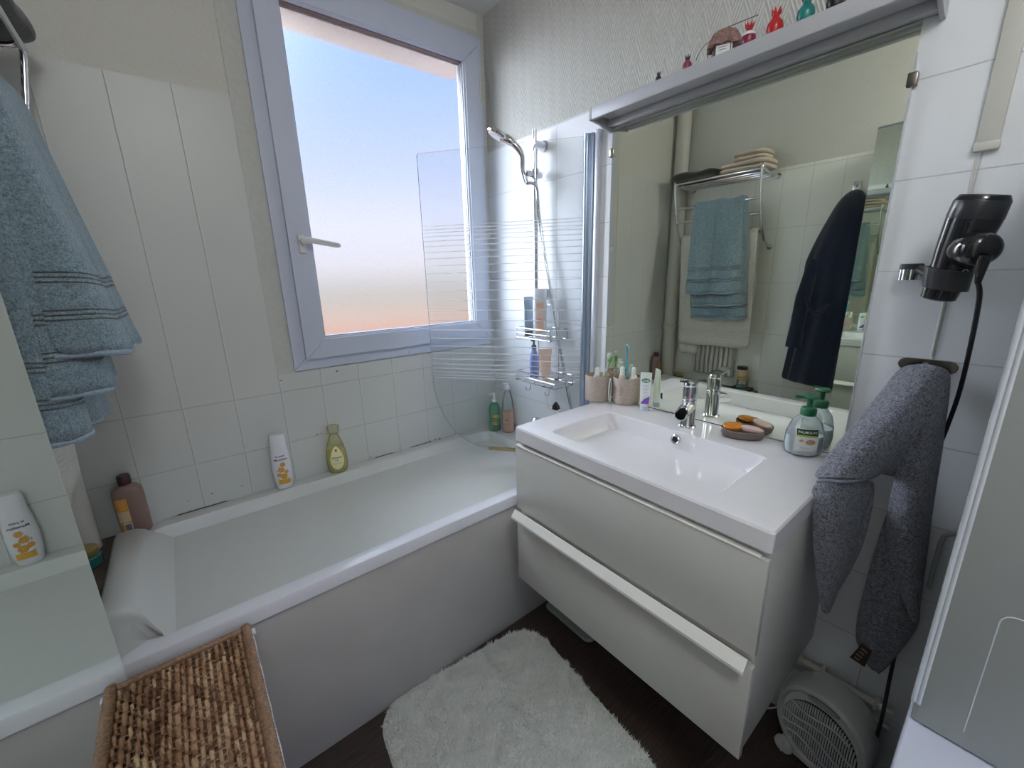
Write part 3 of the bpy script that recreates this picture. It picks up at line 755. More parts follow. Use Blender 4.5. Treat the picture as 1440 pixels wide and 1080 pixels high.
for k in range(14):
    a = random.uniform(0, 2 * PI); r_ = random.uniform(.008, .024); decal(bm, rect2d(.011, .0012, 0, 0, 1, 1), lambda u, v, a=a, r_=r_: fn(math.cos(a) * r_ + u * math.cos(a * 3) - v * math.sin(a * 3), .072 + math.sin(a) * r_ * 1.5 + u * math.sin(a * 3) + v * math.cos(a * 3)))
mk('label_print', bm, 'ink', t, recalc=False)
bm = B()
for (u, v, r_) in ((.004, .112, .010), (-.004, .090, .012), (.014, .078, .008), (-.014, .068, .009), (.003, .060, .013)):
    for k in range(6):
        a = k * PI / 3; decal(bm, disc2d(r_ * .5, 8, 1, 1, u + math.cos(a) * r_ * .55, v + math.sin(a) * r_ * .55), fn2)
mk('label_flowers', bm, 'flower', t, recalc=False)
bm = B(); decal(bm, text2d('fleur d\'oranger', w=.036), fn3, .002, .034); mk('label_band_print', bm, 'almond', lb, recalc=False)

profJ = [(.030, .018, 0), (.038, .023, .008), (.044, .026, .045), (.043, .026, .08), (.034, .021, .135), (.022, .015, .170), (.017, .013, .185)]
t, b = bottle('baby_shampoo_bottle', 'yellow see-through drop-shaped baby shampoo bottle on the back tub rim', 'bottle', (-.934, -.040, ZB), -.25, profJ, 'yellow_clear', p=2.1)
bm = B(); ringloft(bm, [oval(a * .93, b2 * .93, z, p=2.1) for a, b2, z in [(.030, .018, .003), (.038, .023, .009), (.044, .026, .045), (.043, .026, .08), (.037, .0225, .120)]]); mk('liquid', bm, 'yellow_liquid', t)
bm = B(); ringloft(bm, [oval(.020, .015, .185, p=2.1), oval(.022, .016, .188, p=2.1), oval(.024, .017, .212, p=2.1), oval(.026, .018, .220, p=2.1), oval(.022, .015, .224, p=2.1)]); mk('cap', bm, 'yellow_clear', t)
zf = prof_at(profJ); fn = ovalmap(1, 1, .0009, 2.1, zf=zf); fn2 = ovalmap(1, 1, .0016, 2.1, zf=zf)
n_ = 28; edge_ = [(.029 * math.sin(2 * PI * i / n_) * (1 - .35 * max(0, math.cos(2 * PI * i / n_))), (.062 if math.cos(2 * PI * i / n_) > 0 else .050) * math.cos(2 * PI * i / n_)) for i in range(n_)]
tv = [(0, .070)] + [(x_ * k / 6, .070 + y_ * k / 6) for k in range(1, 7) for x_, y_ in edge_]
tf = [(0, (i + 1) % n_ + 1, i + 1) for i in range(n_)] + [(1 + k * n_ + i, 1 + k * n_ + (i + 1) % n_, 1 + (k + 1) * n_ + (i + 1) % n_, 1 + (k + 1) * n_ + i) for k in range(5) for i in range(n_)]
bm = B(); decal(bm, (tv, tf), fn); lb = mk('label', bm, 'yellow_label', t, recalc=False)
bm = B(); decal(bm, text2d("Johnson's", w=.044, bold=True), fn2, 0, .078); decal(bm, text2d('baby', w=.016), fn2, 0, .066); mk('label_print', bm, 'ink_blue', lb, recalc=False)
bm = B(); decal(bm, disc2d(.0055, 14, .8, 1, 0, .112), fn2); mk('label_drop', bm, 'red', lb, recalc=False)
bm = B(); decal(bm, text2d('top-to-toe', w=.034), fn2, 0, .050); mk('label_text_blue', bm, 'ink_lightblue', lb, recalc=False)

t, b = bottle('lotion_bottle', 'brown plastic bottle with orange label in the corner beside the headrest', 'bottle', (-1.630, -.045, ZB), -.12,
              [(.036, .020, 0), (.041, .024, .006), (.042, .025, .145), (.040, .024, .165), (.030, .019, .178), (.017, .015, .182), (.016, .015, .186)], 'brown_bottle', p=3)
bm = B(); lathe(bm, [(.0175, .186), (.0185, .190), (.0185, .214), (.016, .220)], (0, 0, 0), 28); mk('cap', bm, 'brown_cap', t)
fn = ovalmap(.042, .025, .0008, 3); bm = B(); decal(bm, rect2d(.034, .125, -.019, .078), fn); lb = mk('label', bm, 'orange_label', t, recalc=False)
fn2 = ovalmap(.042, .025, .0014, 3); bm = B(); decal(bm, rect2d(.032, .040, -.019, .075), fn2); mk('label_panel', bm, 'cream_label', lb, recalc=False)
bm = B(); decal(bm, rect2d(.021, .030, -.014, .034), fn2); mk('barcode_patch', bm, 'barcode_white', lb, recalc=False)
fn3 = ovalmap(.042, .025, .002, 3); bm = B()
for k in range(9): decal(bm, rect2d(.0011 + .0008 * (k % 2), .022, -.022 + k * .002, .036, 1, 1), fn3)
mk('barcode', bm, 'ink', lb, recalc=False)

# ================================================================ VANITY
VY0, VY1 = -1.662, -.832; VX = -.530; ZT = .958; ZS = .900; ZBOT = .335
vc = thing('vanity_cabinet', 'white wall-hung two-drawer vanity cabinet under the washbasin', 'cabinet', (-.26, -1.247, ZBOT))
bm = B(); box(bm, VX + .020, -.006, VY0 + .006, VY1 - .006, ZBOT + .012, ZS - .002, .001); mk('cabinet_body', bm, 'lacquer', vc)
for nm, za, zb in (('drawer', .640, .886), ('drawer', ZBOT, .606)):
    bm = B(); box(bm, VX, VX + .018, VY0 + .003, VY1 - .003, za, zb, .0015); d = mk(nm, bm, 'lacquer', vc)
    if za > .5:
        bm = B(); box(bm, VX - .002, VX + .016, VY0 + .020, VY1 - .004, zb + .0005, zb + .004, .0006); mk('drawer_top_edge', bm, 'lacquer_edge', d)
    bm = B()
    if za < .5:   # bent metal grip along the top edge of the lower drawer
        prof_ = [(VX + .016, zb + .004), (VX - .006, zb + .026), (VX - .010, zb + .026), (VX - .027, zb + .004), (VX - .027, zb - .004), (VX - .024, zb - .004), (VX - .009, zb + .021), (VX + .014, zb)]
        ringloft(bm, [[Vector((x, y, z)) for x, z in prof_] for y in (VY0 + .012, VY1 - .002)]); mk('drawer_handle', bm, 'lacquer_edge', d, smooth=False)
    else: bm.free()
bm = B(); box(bm, VX + .019, VX + .03, VY0 + .008, VY1 - .008, .607, .639); mk('drawer_gap', bm, 'lacquer', vc, smooth=False)

wb = thing('washbasin', 'white ceramic rectangular washbasin slab with integrated bowl on the vanity', 'washbasin', (-.27, -1.247, ZS))
bm = B()
BX0, BX1, BY0, BY1 = -.470, -.165, -1.512, -.955
rings = [rrect(VX + .006, -.008, VY0 + .004, VY1 - .004, ZS, .006), rrect(VX, -.0062, VY0, VY1, ZS + .006, .008), rrect(VX, -.0062, VY0, VY1, ZT - .008, .010), rrect(VX + .003, -.009, VY0 + .003, VY1 - .003, ZT - .002, .010), rrect(VX + .010, -.012, VY0 + .010, VY1 - .010, ZT, .010),
         rrect(BX0 - .004, BX1 + .004, BY0 - .004, BY1 + .004, ZT, .028), rrect(BX0, BX1, BY0, BY1, ZT - .003, .026)]
for k in range(1, 15):
    t_ = k / 14; e = t_ ** 1.6
    dx_, dy_, dz_ = .010 * t_ + .095 * e ** 2.2, .018 * t_ + .215 * e ** 1.25, .108 * (1 - (1 - t_) ** 1.9)
    x0_, x1_, y0_, y1_ = BX0 + dx_, BX1 - dx_ * .8, BY0 + dy_, BY1 - dy_
    rings.append(rrect(x0_, x1_, y0_, y1_, ZT - .003 - dz_, min(.028 + .02 * t_, (x1_ - x0_) * .45, (y1_ - y0_) * .45)))
ringloft(bm, rings); mk('basin_slab', bm, 'ceramic', wb, ang=24)
oc = atx(950, 618, BX1 - .011)
oax = Vector((-1, 0, .22)).normalized()
bm = B(); lathe(bm, [(.0165, -.004), (.0165, .003), (.0140, .0045), (.0100, .003), (.0095, -.002)], oc, 28, axis=oax); mk('overflow_ring', bm, 'chrome', wb)
bm = B(); lathe(bm, [(.0098, -.004), (.0098, .0015)], oc, 24, axis=oax); mk('overflow_hole', bm, 'dark', wb)
bm = B(); lathe(bm, [(.026, 0), (.026, .003), (.018, .006), (.004, .008)], (-.27, -1.235, ZT - .110), 28); mk('plug', bm, 'chrome', wb)

# faucet
FX, FY = -.098, -1.236
fc = thing('faucet', 'chrome single-lever washbasin faucet with an open trough spout', 'faucet', (FX, FY, ZT), .0, world=False)
bm = B(); lathe(bm, [(.027, 0), (.028, .003), (.024, .006), (.0225, .008), (.0225, .095)], (0, 0, 0), 32); lathe(bm, [(.0195, .093), (.0200, .097), (.0225, .099), (.0225, .135), (.021, .142)], (0, 0, 0), 32); mk('faucet_body', bm, 'chrome', fc)
# scoop spout: a wide pipe cut obliquely, its open mouth towards the basin
bm = B(); rings_o, rings_i = [], []; nu = 28
for i in range(8):
    s_ = i / 7; ro, ri_ = [], []
    for j in range(nu):
        a_ = 2 * PI * j / nu; cs, sn = math.cos(a_), math.sin(a_)
        for lst, r in ((ro, .0220), (ri_, .0170)):
            x = -.078 * s_ + (.030 * s_) * max(0, sn) - .0 ; lst.append(Vector((x, r * cs, .074 - .012 * s_ + r * .95 * sn)))
    rings_o.append(ro); rings_i.append(ri_)
ringloft(bm, rings_o + rings_i[::-1], cap=False); sp = mk('spout', bm, 'chrome', fc, ang=50)
bm = B(); ringloft(bm, [[Vector((-.024, q_.y * .98, q_.z)) for q_ in rings_i[2]], [Vector((-.020, q_.y * .98, q_.z)) for q_ in rings_i[2]]]); mk('spout_shade', bm, 'dark', sp)  # dark disc painted as the shade inside the spout
bm = B(); lathe(bm, [(.0205, .142), (.022, .1445), (.022, .151), (.019, .156)], (0, 0, 0), 32)
rows = [[Vector((x, y, z + t_)) for (y, t_) in ((-w, 0), (w, 0), (w, .006), (-w, .006))] for x, w, z in ((.018, .019, .152), (-.01, .021, .155), (-.045, .019, .162), (-.066, .014, .168))]
ringloft(bm, rows); mk('lever', bm, 'chrome', fc, ang=50)
bm = B(); lathe(bm, [(.0028, 0), (.0028, .0015)], (-.0222, -.004, .112), 12, axis=(-1, 0, 0)); mk('temperature_dot', bm, 'red', fc)
fc.rotation_euler = (0, 0, math.radians(10))

# dark strip on the joint between slab and mirror
bm = B(); box(bm, -.0105, -.0065, -1.44, -1.05, ZT - .0005, ZT + .0025, .0005); struct(mk('trim_4', bm, 'dark'))

# ---- tumblers, brushes and pastes
def cup(loc, label, extra=False, rz=0):
    t = thing('toothbrush_cup', label, 'cup', loc, rz, 'speckled stone cups beside the basin', world=False)
    bm = B(); R_, H = .050, .108
    lathe(bm, [(R_ - .008, 0), (R_ - .002, .004), (R_, .012), (R_, H - .003), (R_ - .0015, H), (R_ - .004, H)], (0, 0, 0), 40)
    bm.faces.ensure_lookup_table()
    o = mk('cup_body', bm, 'cup', t)
    bm = B(); lathe(bm, [(R_ - .0035, H - .0005), (R_ - .005, H - .004), (R_ - .007, .012)], (0, 0, 0), 40, cap=False)
    bm2 = mk('cup_lining', bm, 'cup_in', t)
    # open the outer shell's top cap
    b3 = bmesh.new(); b3.from_mesh(o.data); top = [f for f in b3.faces if len(f.verts) > 6 and f.calc_center_median().z > H - .01]; bmesh.ops.delete(b3, geom=top, context='FACES_ONLY'); b3.to_mesh(o.data); b3.free()
    bm = B(); lathe(bm, [(R_ - .006, .010), (.001, .011)], (0, 0, 0), 24); mk('cup_floor', bm, 'cup_in', t)
    if extra:
        bm = B(); decal(bm, text2d('BATHROOM', w=.042), lambda u, v: ovalmap(R_, R_, .0006, 2)(v - .012, .062 + u)); decal(bm, text2d('accessories', w=.030), lambda u, v: ovalmap(R_, R_, .0006, 2)(v - .003, .060 + u)); mk('cup_print', bm, 'brown_cap', t, recalc=False)
    return t
cl = atz(839.5, 562, ZT); cr_ = atz(878.5, 566, ZT)
cupL = cup((cl.x, cl.y, ZT + .001), 'left one of two speckled beige stone cups, nearest the shower screen')
cupR = cup((cr_.x, cr_.y, ZT + .001), 'right speckled beige stone cup with small vertical lettering, beside the toothpaste', True, math.radians(-62))
def brush(loc, lean, label, c1, c2, h=.185, headc='label_white'):
    """tooth brush standing in a cup; lean = top offset"""
    t = thing('toothbrush', label, 'toothbrush', loc, 0, world=False)
    top = Vector((lean[0], lean[1], h)); bm = B()
    pth = smoothpath([Vector((0, 0, .0)), top * .35 + Vector((.002, 0, 0)), top * .7, top], 5)
    tube(bm, pth, [.0045] * 3 + [.006] * 4 + [.0045] * 4 + [.003] * (len(pth) - 11), 10); mk('brush_handle', bm, c1, t)
    d = (top - top * .7).normalized(); bm = B()
    side = Vector((-.8, -.6, 0)).normalized()
    c = top + d * .006
    box(bm, -.006, .006, -.003, .003, -.013, .015, .003, mat=Matrix.Translation(c) @ d.to_track_quat('Z', 'Y').to_matrix().to_4x4()); hd = mk('brush_head', bm, c1, t)
    bm = B(); q = d.to_track_quat('Z', 'Y').to_matrix().to_4x4()
    box(bm, -.005, .005, .003, .012, -.011, .013, .002, mat=Matrix.Translation(c) @ q); mk('bristles', bm, c2, hd)
    return t
brush((cl.x + .010, cl.y - .005, ZT + .013), (.030, -.022), 'pale grey-violet toothbrush leaning right in the left stone cup', 'alu_light', 'label_white', .165)
brush((cl.x - .005, cl.y + .010, ZT + .013), (.048, -.040), 'lime green toothbrush leaning right in the left stone cup', 'tb_green', 'tb_green', .150)
brush((cr_.x + .012, cr_.y + .004, ZT + .013), (-.002, .002), 'turquoise and white toothbrush standing upright in the right stone cup', 'tb_teal', 'label_white', .205)
brush((cr_.x + .018, cr_.y - .004, ZT + .013), (.004, -.012), 'tall white toothbrush with curved neck in the right stone cup', 'label_white', 'tb_lightblue', .215)
brush((cr_.x + .004, cr_.y - .014, ZT + .013), (.020, .012), 'white and green toothbrush with blue bristles in the right stone cup', 'tb_green', 'ink_blue', .185)
def small_tube(loc, rz, label, mat, h, w, capm, tilt=(0, 0)):
    t = thing('toothpaste_tube', label, 'tube', loc, rz, world=False); t.rotation_euler = (tilt[0], tilt[1], rz)
    bm = B(); ringloft(bm, [oval(w * .42, w * .36, .018), oval(w * .46, w * .34, .03), oval(w * .5, w * .2, h * .7), oval(w * .52, .002, h - .006), oval(w * .52, .0016, h)]); b = mk('tube_body', bm, mat, t)
    bm = B(); ringloft(bm, [oval(w * .40, w * .34, 0), oval(w * .42, w * .36, .017), oval(w * .3, w * .3, .019)]); mk('cap', bm, capm, t)
    return t, b
def inv_tube(loc, label, mat, capm, rz=0, tilt=(0, 0), h=.13, w=.03):
    """tube standing cap upward inside a cup"""
    t = thing('toothpaste_tube', label, 'tube', loc, rz, world=False); t.rotation_euler = (tilt[0], tilt[1], rz)
    bm = B(); ringloft(bm, [oval(w * .52, .002, 0), oval(w * .5, w * .25, h * .3), oval(w * .46, w * .42, h * .72), oval(w * .30, w * .30, h * .78)]); mk('tube_body', bm, mat, t)
    bm = B(); ringloft(bm, [oval(w * .28, w * .28, h * .78), oval(w * .26, w * .26, h), oval(w * .2, w * .2, h + .002)]); mk('cap', bm, capm, t)
inv_tube((cl.x - .018, cl.y - .006, ZT + .014), 'pale blue toothpaste tube standing cap-up in the left stone cup', 'tb_lightblue', 'label_white', .5, (.05, -.03), .128, .034)
inv_tube((cr_.x - .018, cr_.y + .004, ZT + .014), 'cream toothpaste tube standing cap-up at the left side of the right stone cup', 'cream_terry', 'label_white', .5, (0, 0), .135, .034)
inv_tube((cr_.x - .004, cr_.y - .022, ZT + .014), 'white toothpaste tube with red print leaning in the right stone cup', 'label_white', 'label_white', .2, (.08, .1), .135, .032)
q = atz(906, 577, ZT)
t, b = small_tube((q.x, q.y, ZT + .001), math.radians(-60), 'white toothpaste tube with green badge and purple corner standing beside the right cup', 'label_white', .148, .040, 'tb_lightblue')
mp = lambda e: (lambda u, v: Vector((u, -(.0144 * max(0, (.148 - v) / .118)) - .0012 - e, v)))
bm = B(); decal(bm, disc2d(.0155, 20, 1, .52, 0, .118), mp(.0012)); bd = mk('label_badge', bm, 'paste_green', t, recalc=False)
bm = B(); decal(bm, text2d('GUM', w=.022, bold=True), mp(.003), 0, .118); mk('badge_print', bm, 'label_white', bd, recalc=False)
bm = B(); decal(bm, ([(-.014, .030), (.015, .030), (.017, .058), (-.002, .048), (-.012, .036), (-.014, .055)], [(0, 1, 2, 3, 4)]), mp(.002)); mk('label_swoosh', bm, 'paste_purple', t, recalc=False)
bm = B(); decal(bm, text2d('ORTHO', w=.022), mp(.002), 0, .098); decal(bm, text2d('dentifrice', w=.024), mp(.002), 0, .086); decal(bm, text2d('gel fluor', w=.018), mp(.002), 0, .074); mk('label_print', bm, 'lavender_text', t, recalc=False)
# white ring handle hanging between the cups
bm = B(); m_ = (Vector((cl.x, cl.y, 0)) + Vector((cr_.x, cr_.y, 0))) / 2; d_ = (Vector((cr_.x, cr_.y, 0)) - Vector((cl.x, cl.y, 0))).normalized(); nn = Vector((-d_.y, d_.x, 0)) * -1
pts = [m_ + nn * (.020 + .040 * (0)) + Vector((0, 0, ZT + .052)) + nn * .022 * math.cos(a) + Vector((0, 0, .048 * math.sin(a))) for a in [2 * PI * i / 24 for i in range(24)]]
tube(bm, pts, .0028, 8, closed=True)
tag(mk('hair_band', bm, 'label_white', org=tuple(m_ + Vector((0, 0, ZT)))), 'thin white elastic hair band standing between the two stone cups', 'hair band')

# soap dish
q = atz(1043, 614, ZT)
t = thing('soap_dish', 'taupe oval stone soap dish on the basin edge', 'soap dish', (q.x, q.y, ZT + .001), math.radians(-62), world=False)
bm = B(); ringloft(bm, [oval(.045, .030, 0, p=2.4), oval(.058, .040, .006, p=2.4), oval(.062, .043, .024, p=2.4), oval(.059, .040, .027, p=2.4), oval(.055, .036, .022, p=2.4), oval(.045, .028, .012, p=2.4)]); mk('dish_body', bm, 'stone_dish', t)
c_, s_ = math.cos(math.radians(-62)), math.sin(math.radians(-62))
def ond(u, v): return (q.x + u * c_ - v * s_, q.y + u * s_ + v * c_)
x_, y_ = ond(-.026, .006)
o = mk('soap_bar', (lambda b: (ringloft(b, [oval(.022, .018, 0, p=2.6), oval(.029, .024, .006, p=2.6), oval(.029, .024, .013, p=2.6), oval(.018, .014, .018, p=2.6)]), b)[1])(B()), 'amber_soap'); o.location = (x_, y_, ZT + .0215); o.rotation_euler = (.12, -.10, math.radians(-55)); tag(o, 'translucent amber soap bar on the left of the dish', 'soap')
x_, y_ = ond(.024, -.006)
o = mk('soap_bar', (lambda b: (ringloft(b, [oval(.024, .013, 0, p=2.6), oval(.031, .019, .006, p=2.6), oval(.031, .019, .012, p=2.6), oval(.020, .011, .017, p=2.6)]), b)[1])(B()), 'pink_soap'); o.location = (x_, y_, ZT + .0215); o.rotation_euler = (-.05, .12, math.radians(-66)); tag(o, 'worn pale pink soap bar on the right of the dish', 'soap')

# pump soap bottle
q = atz(1131, 641, ZT)
rz = math.radians(-52)
profS = [(.036, .026, 0), (.045, .032, .006), (.049, .034, .030), (.047, .033, .065), (.038, .027, .095), (.022, .019, .112), (.016, .016, .118)]
t = thing('soap_dispenser', 'see-through hand soap bottle with green pump at the right end of the basin', 'soap dispenser', (q.x + .012, q.y + .010, ZT + .001), rz, world=False)
mk('bottle_body', bottle_body(profS, p=2.1), 'clear_soap', t)
bm = B(); ringloft(bm, [oval(a * .94, b2 * .92, z, p=2.1) for a, b2, z in [(.036, .026, .003), (.045, .032, .008), (.049, .034, .030), (.0475, .033, .058)]]); mk('liquid', bm, 'milky_soap', t)
bm = B(); lathe(bm, [(.0185, .116), (.0195, .119), (.0195, .134), (.017, .138), (.008, .140), (.007, .143), (.007, .163), (.017, .164), (.019, .168), (.017, .173), (.006, .174)], (0, 0, 0), 28)
ringloft(bm, [[Vector((x, y, z)) for (y, z) in ((-w, .164), (w, .164), (w * .8, .172), (-w * .8, .172))] for x, w in ((0, .010), (-.022, .008), (-.036, .005))]); mk('pump', bm, 'pump_green', t)
zf = prof_at(profS); fn = ovalmap(1, 1, .0009, 2.1, zf=zf); fn2 = ovalmap(1, 1, .0016, 2.1, zf=zf); fn3 = ovalmap(1, 1, .0023, 2.1, zf=zf)
bm = B(); decal(bm, rect2d(.054, .066, -.006, .052, ny=6), fn); lb = mk('label', bm, 'label_white', t, recalc=False)
bm = B(); decal(bm, rect2d(.050, .016, -.006, .0745), fn2); mk('label_band', bm, 'darkgreen_ink', lb, recalc=False)
bm = B(); decal(bm, rect2d(.050, .005, -.006, .064), fn2); mk('label_lime_band', bm, 'lime', lb, recalc=False)
bm = B(); decal(bm, text2d('PALMOLIVE', w=.044, bold=True), fn3, -.006, .0745); mk('label_print', bm, 'label_white', lb, recalc=False)
bm = B(); decal(bm, disc2d(.011, 18, 1.1, .7, .002, .047), fn2); decal(bm, disc2d(.006, 14, .8, .6, -.020, .050), fn2); decal(bm, text2d('Naturals', w=.020), fn2, -.010, .030); mk('label_almonds', bm, 'almond', lb, recalc=False)

# ================================================================ WALL MIRROR + SHELF
MZ0, MZ1, MY0, MY1 = ZT + .004, 1.985, -1.642, -.812
wm = thing('wall_mirror', 'large frameless mirror on the tiled wall above the washbasin', 'mirror', (-.012, -1.227, MZ0))
bm = B(); box(bm, -.0150, -.0105, MY0, MY1, MZ0, MZ1, .0004, 1); mk('mirror_glass', bm, 'mirror', wm, smooth=False)
bm = B(); box(bm, -.0104, -.0045, MY0 + .004, MY1 - .004, MZ0 + .002, MZ1 - .002); 
box(bm, -.0153, -.0045, MY0 - .0022, MY0 - .0004, MZ0, MZ1 - .06); mk('mirror_backing', bm, 'alu_light', wm, smooth=False)
for (y, z) in ((MY0 - .001, 1.872), (MY1 + .001, 1.905)):
    bm = B(); box(bm, -.022, -.0048, y - .009, y + .009, z - .014, z + .014, .002); mk('mirror_clip', bm, 'steel', wm)
sh = thing('mirror_shelf', 'pale grey metal shelf with light channel along the top of the mirror', 'shelf', (-.06, -1.23, 1.99))
SY0, SY1 = -1.668, -.803
bm = B(); box(bm, -.124, -.006, SY0, SY1, 2.022, 2.034, .002); box(bm, -.126, -.112, SY0, SY1, 1.996, 2.035, .003, 3); mk('shelf_board', bm, 'alu_grey', sh)
bm = B(); box(bm, -.098, -.040, SY0 + .012, SY1 - .014, 2.008, 2.0215, .003); mk('light_diffuser', bm, 'alu_grey', sh)
bm = B(); box(bm, -.036, -.006, SY0 + .002, SY1 - .002, 1.988, 2.0215, .002); box(bm, -.104, -.099, SY0 + .004, SY1 - .004, 2.000, 2.0215, .001); mk('wall_rail', bm, 'alu_grey', sh)
for y in (SY0, SY1):
    s_ = -1 if y == SY0 else 1
    pts = [(-.126, 2.035), (-.006, 2.035), (-.006, 1.975), (-.030, 1.978), (-.070, 1.990), (-.105, 1.994), (-.126, 1.996)]
    bm = B(); ringloft(bm, [[Vector((x, yy, z)) for x, z in pts] for yy in (y + s_ * .0005, y + s_ * .009)]); mk('end_cap', bm, 'alu_grey', sh, smooth=False)

# ---- little ornaments along the shelf
ZSH = 2.0355
def ornament(y, s, m1, m2, label, x=-.104, band=None):
    t = thing('ornament', label, 'ornament', (x, y, ZSH), random.uniform(0, 3), 'crown-topped ornaments on the mirror shelf', world=False)
    bm = B(); lathe(bm, [(.010 * s, 0), (.016 * s, .003 * s), (.019 * s, .014 * s), (.017 * s, .025 * s), (.010 * s, .034 * s), (.0075 * s, .038 * s)], (0, 0, 0), 24); mk('ornament_body', bm, m1, t)
    bm = B(); lathe(bm, [(.0074 * s, .0375 * s), (.0085 * s, .041 * s), (.0095 * s, .046 * s)], (0, 0, 0), 20)
    for k in range(6):
        a = 2 * PI * k / 6; p0 = Vector((.0075 * s * math.cos(a), .0075 * s * math.sin(a), .045 * s)); cyl(bm, p0, p0 + Vector((.004 * s * math.cos(a), .004 * s * math.sin(a), .012 * s)), .0038 * s, .0004, 6)
    mk('ornament_crown', bm, m2, t)
    if band:
        bm = B(); lathe(bm, [(.0180 * s, .022 * s), (.0182 * s, .0225 * s), (.0145 * s, .031 * s), (.0138 * s, .0312 * s)], (0, 0, 0), 24, cap=False); mk('ornament_band', bm, band, t)
    return t
ornament(-1.052, .50, 'fig_black', 'fig_black', 'tiny black ornament at the left end of the mirror shelf')
ornament(-1.145, .70, 'fig_magenta', 'fig_black', 'small magenta ornament with black crown, second from left on the mirror shelf')
ornament(-1.313, .92, 'fig_magenta', 'fig_red', 'red crowned ornament with a white band right beside the cloth-topped jar', band='fig_white')
ornament(-1.375, .98, 'fig_red', 'fig_red', 'all-red crowned ornament in the middle of the mirror shelf')
ornament(-1.441, 1.0, 'fig_teal', 'fig_teal', 'teal ornament on the mirror shelf, right of the all-red one')
ornament(-1.500, 1.0, 'fig_black', 'fig_black', 'black ornament at the right end of the row on the mirror shelf')
t = thing('decorated_jar', 'glass jar with pinkish cloth cover and white label on the mirror shelf', 'jar', (-.074, -1.235, ZSH), -1.1, world=False)
bm = B(); lathe(bm, [(.026, 0), (.031, .004), (.031, .045), (.027, .055)], (0, 0, 0), 28); mk('jar_glass', bm, 'clear_plastic', t)
bm = B(); n_ = 40; rr_ = []
for z, r, am in ((.030, .041, .006), (.042, .038, .005), (.056, .034, .003), (.066, .030, .0015), (.072, .018, .0), (.073, .002, 0)):
    rr_.append([Vector(((r + am * math.cos(9 * 2 * PI * i / n_)) * math.cos(2 * PI * i / n_), (r + am * math.cos(9 * 2 * PI * i / n_)) * math.sin(2 * PI * i / n_), z)) for i in range(n_)])
ringloft(bm, rr_); mk('cloth_cover', bm, 'gingham', t)
fn = ovalmap(.032, .032, .001, 2); fn2 = ovalmap(.032, .032, .0018, 2)
bm = B(); decal(bm, rect2d(.040, .034, 0, .022), fn); lb = mk('jar_label', bm, 'label_white', t, recalc=False)
bm = B()
for k in range(4): decal(bm, rect2d(.022 - .004 * (k % 2), .0014, -.004, .034 - k * .006), fn2)
decal(bm, rect2d(.0022, .030, .016, .022), fn2); mk('label_print', bm, 'ink', lb, recalc=False)
bm = B(); tube(bm, smoothpath([(-.030, -.02, .05), (-.05, -.03, .035), (-.065, -.035, .012), (-.068, -.036, 0.001)], 5), .0009, 6); tube(bm, [(.0, -.02, .070), (.075, -.03, .078)], .0012, 6); tube(bm, smoothpath([(.028, -.02, .05), (-.036, -.030, .03), (-.040, -.03, .004)], 4), .0009, 6); mk('twig', bm, 'twig', t)

# ================================================================ RIGHT END OF THE MIRROR WALL
# cable trunking
bm = B(); box(bm, -.020, -.0045, -1.800, -1.766, 1.715, ZC - .003, .003); o = tag(mk('cable_trunking', bm, 'white_paint', org=(-.012, -1.783, 1.715)), 'white square cable trunking running down the tiled wall right of the mirror', 'trunking')
bm = B(); box(bm, -.021, -.0045, -1.802, -1.764, 1.698, 1.716, .003); mk('end_piece', bm, 'white_paint', o)
# joint bead
bm = B(); tube(bm, [(-.006, -1.772, 1.69), (-.006, -1.774, 1.26)], .0028, 8); struct(mk('trim_5', bm, 'white_paint'))

# hair dryer and its holder
hd = thing('hair_dryer_holder', 'chrome and black ring holder screwed to the tiles beside the mirror', 'holder', (-.03, -1.735, 1.44))
n0 = atx(1318, 421, -.115); n1 = atx(1384, 276, -.130)       # nozzle mouth, rear grille
axd = (n1 - n0).normalized()
c = n0 + axd * .045
bm = B(); a, b2 = frame_for(axd)
rings = []
for zz, r in ((-.021, .0365), (.019, .0385), (.019, .0345), (-.021, .0325), (-.021, .0365)):
    rings.append([c + Vector((0, 0, 1)) * zz + axd * 0 + a * math.cos(t_ * 2 * PI / 36) * r + b2 * math.sin(t_ * 2 * PI / 36) * r for t_ in range(36)])
ringloft(bm, rings, cap=False); mk('holder_ring', bm, 'charcoal_plastic', hd)
pw = atx(1284, 383, -.030)
bm = B(); lathe(bm, [(.021, -.014), (.021, .010)], (-.030, pw.y + .004, pw.z - .003), 32); mk('holder_cup', bm, 'chrome', hd)
bm = B(); lathe(bm, [(.0215, .010), (.0215, .021), (.019, .023)], (-.030, pw.y + .004, pw.z - .003), 32); box(bm, -.030, -.0045, pw.y - .008, pw.y + .012, pw.z - .012, pw.z + .012, .003)
tube(bm, [Vector((-.030, pw.y - .004, pw.z + .010)), c + Vector((.02, .03, .006))], .009, 10); mk('holder_arm', bm, 'charcoal_plastic', hd)
dy = thing('hair_dryer', 'glossy black hair dryer hanging nose-down in the ring holder', 'hair dryer', tuple(c))
bm = B(); ln = (n1 - n0).length
lathe(bm, [(.0, .0), (.024, .0), (.0285, .003), (.032, ln * .25), (.038, ln * .52), (.0415, ln * .78), (.0400, ln * .97), (.037, ln)], n0, 40, axis=axd); mk('dryer_body', bm, 'black_plastic', dy)
bm = B(); lathe(bm, [(.0372, ln - .001), (.035, ln + .003), (.010, ln + .004), (.001, ln + .004)], n0, 40, axis=axd); lathe(bm, [(.0417, ln * .80), (.0419, ln * .81), (.0407, ln * .96), (.0402, ln * .965)], n0, 40, axis=axd, cap=False); mk('rear_grille', bm, 'charcoal_plastic', dy)
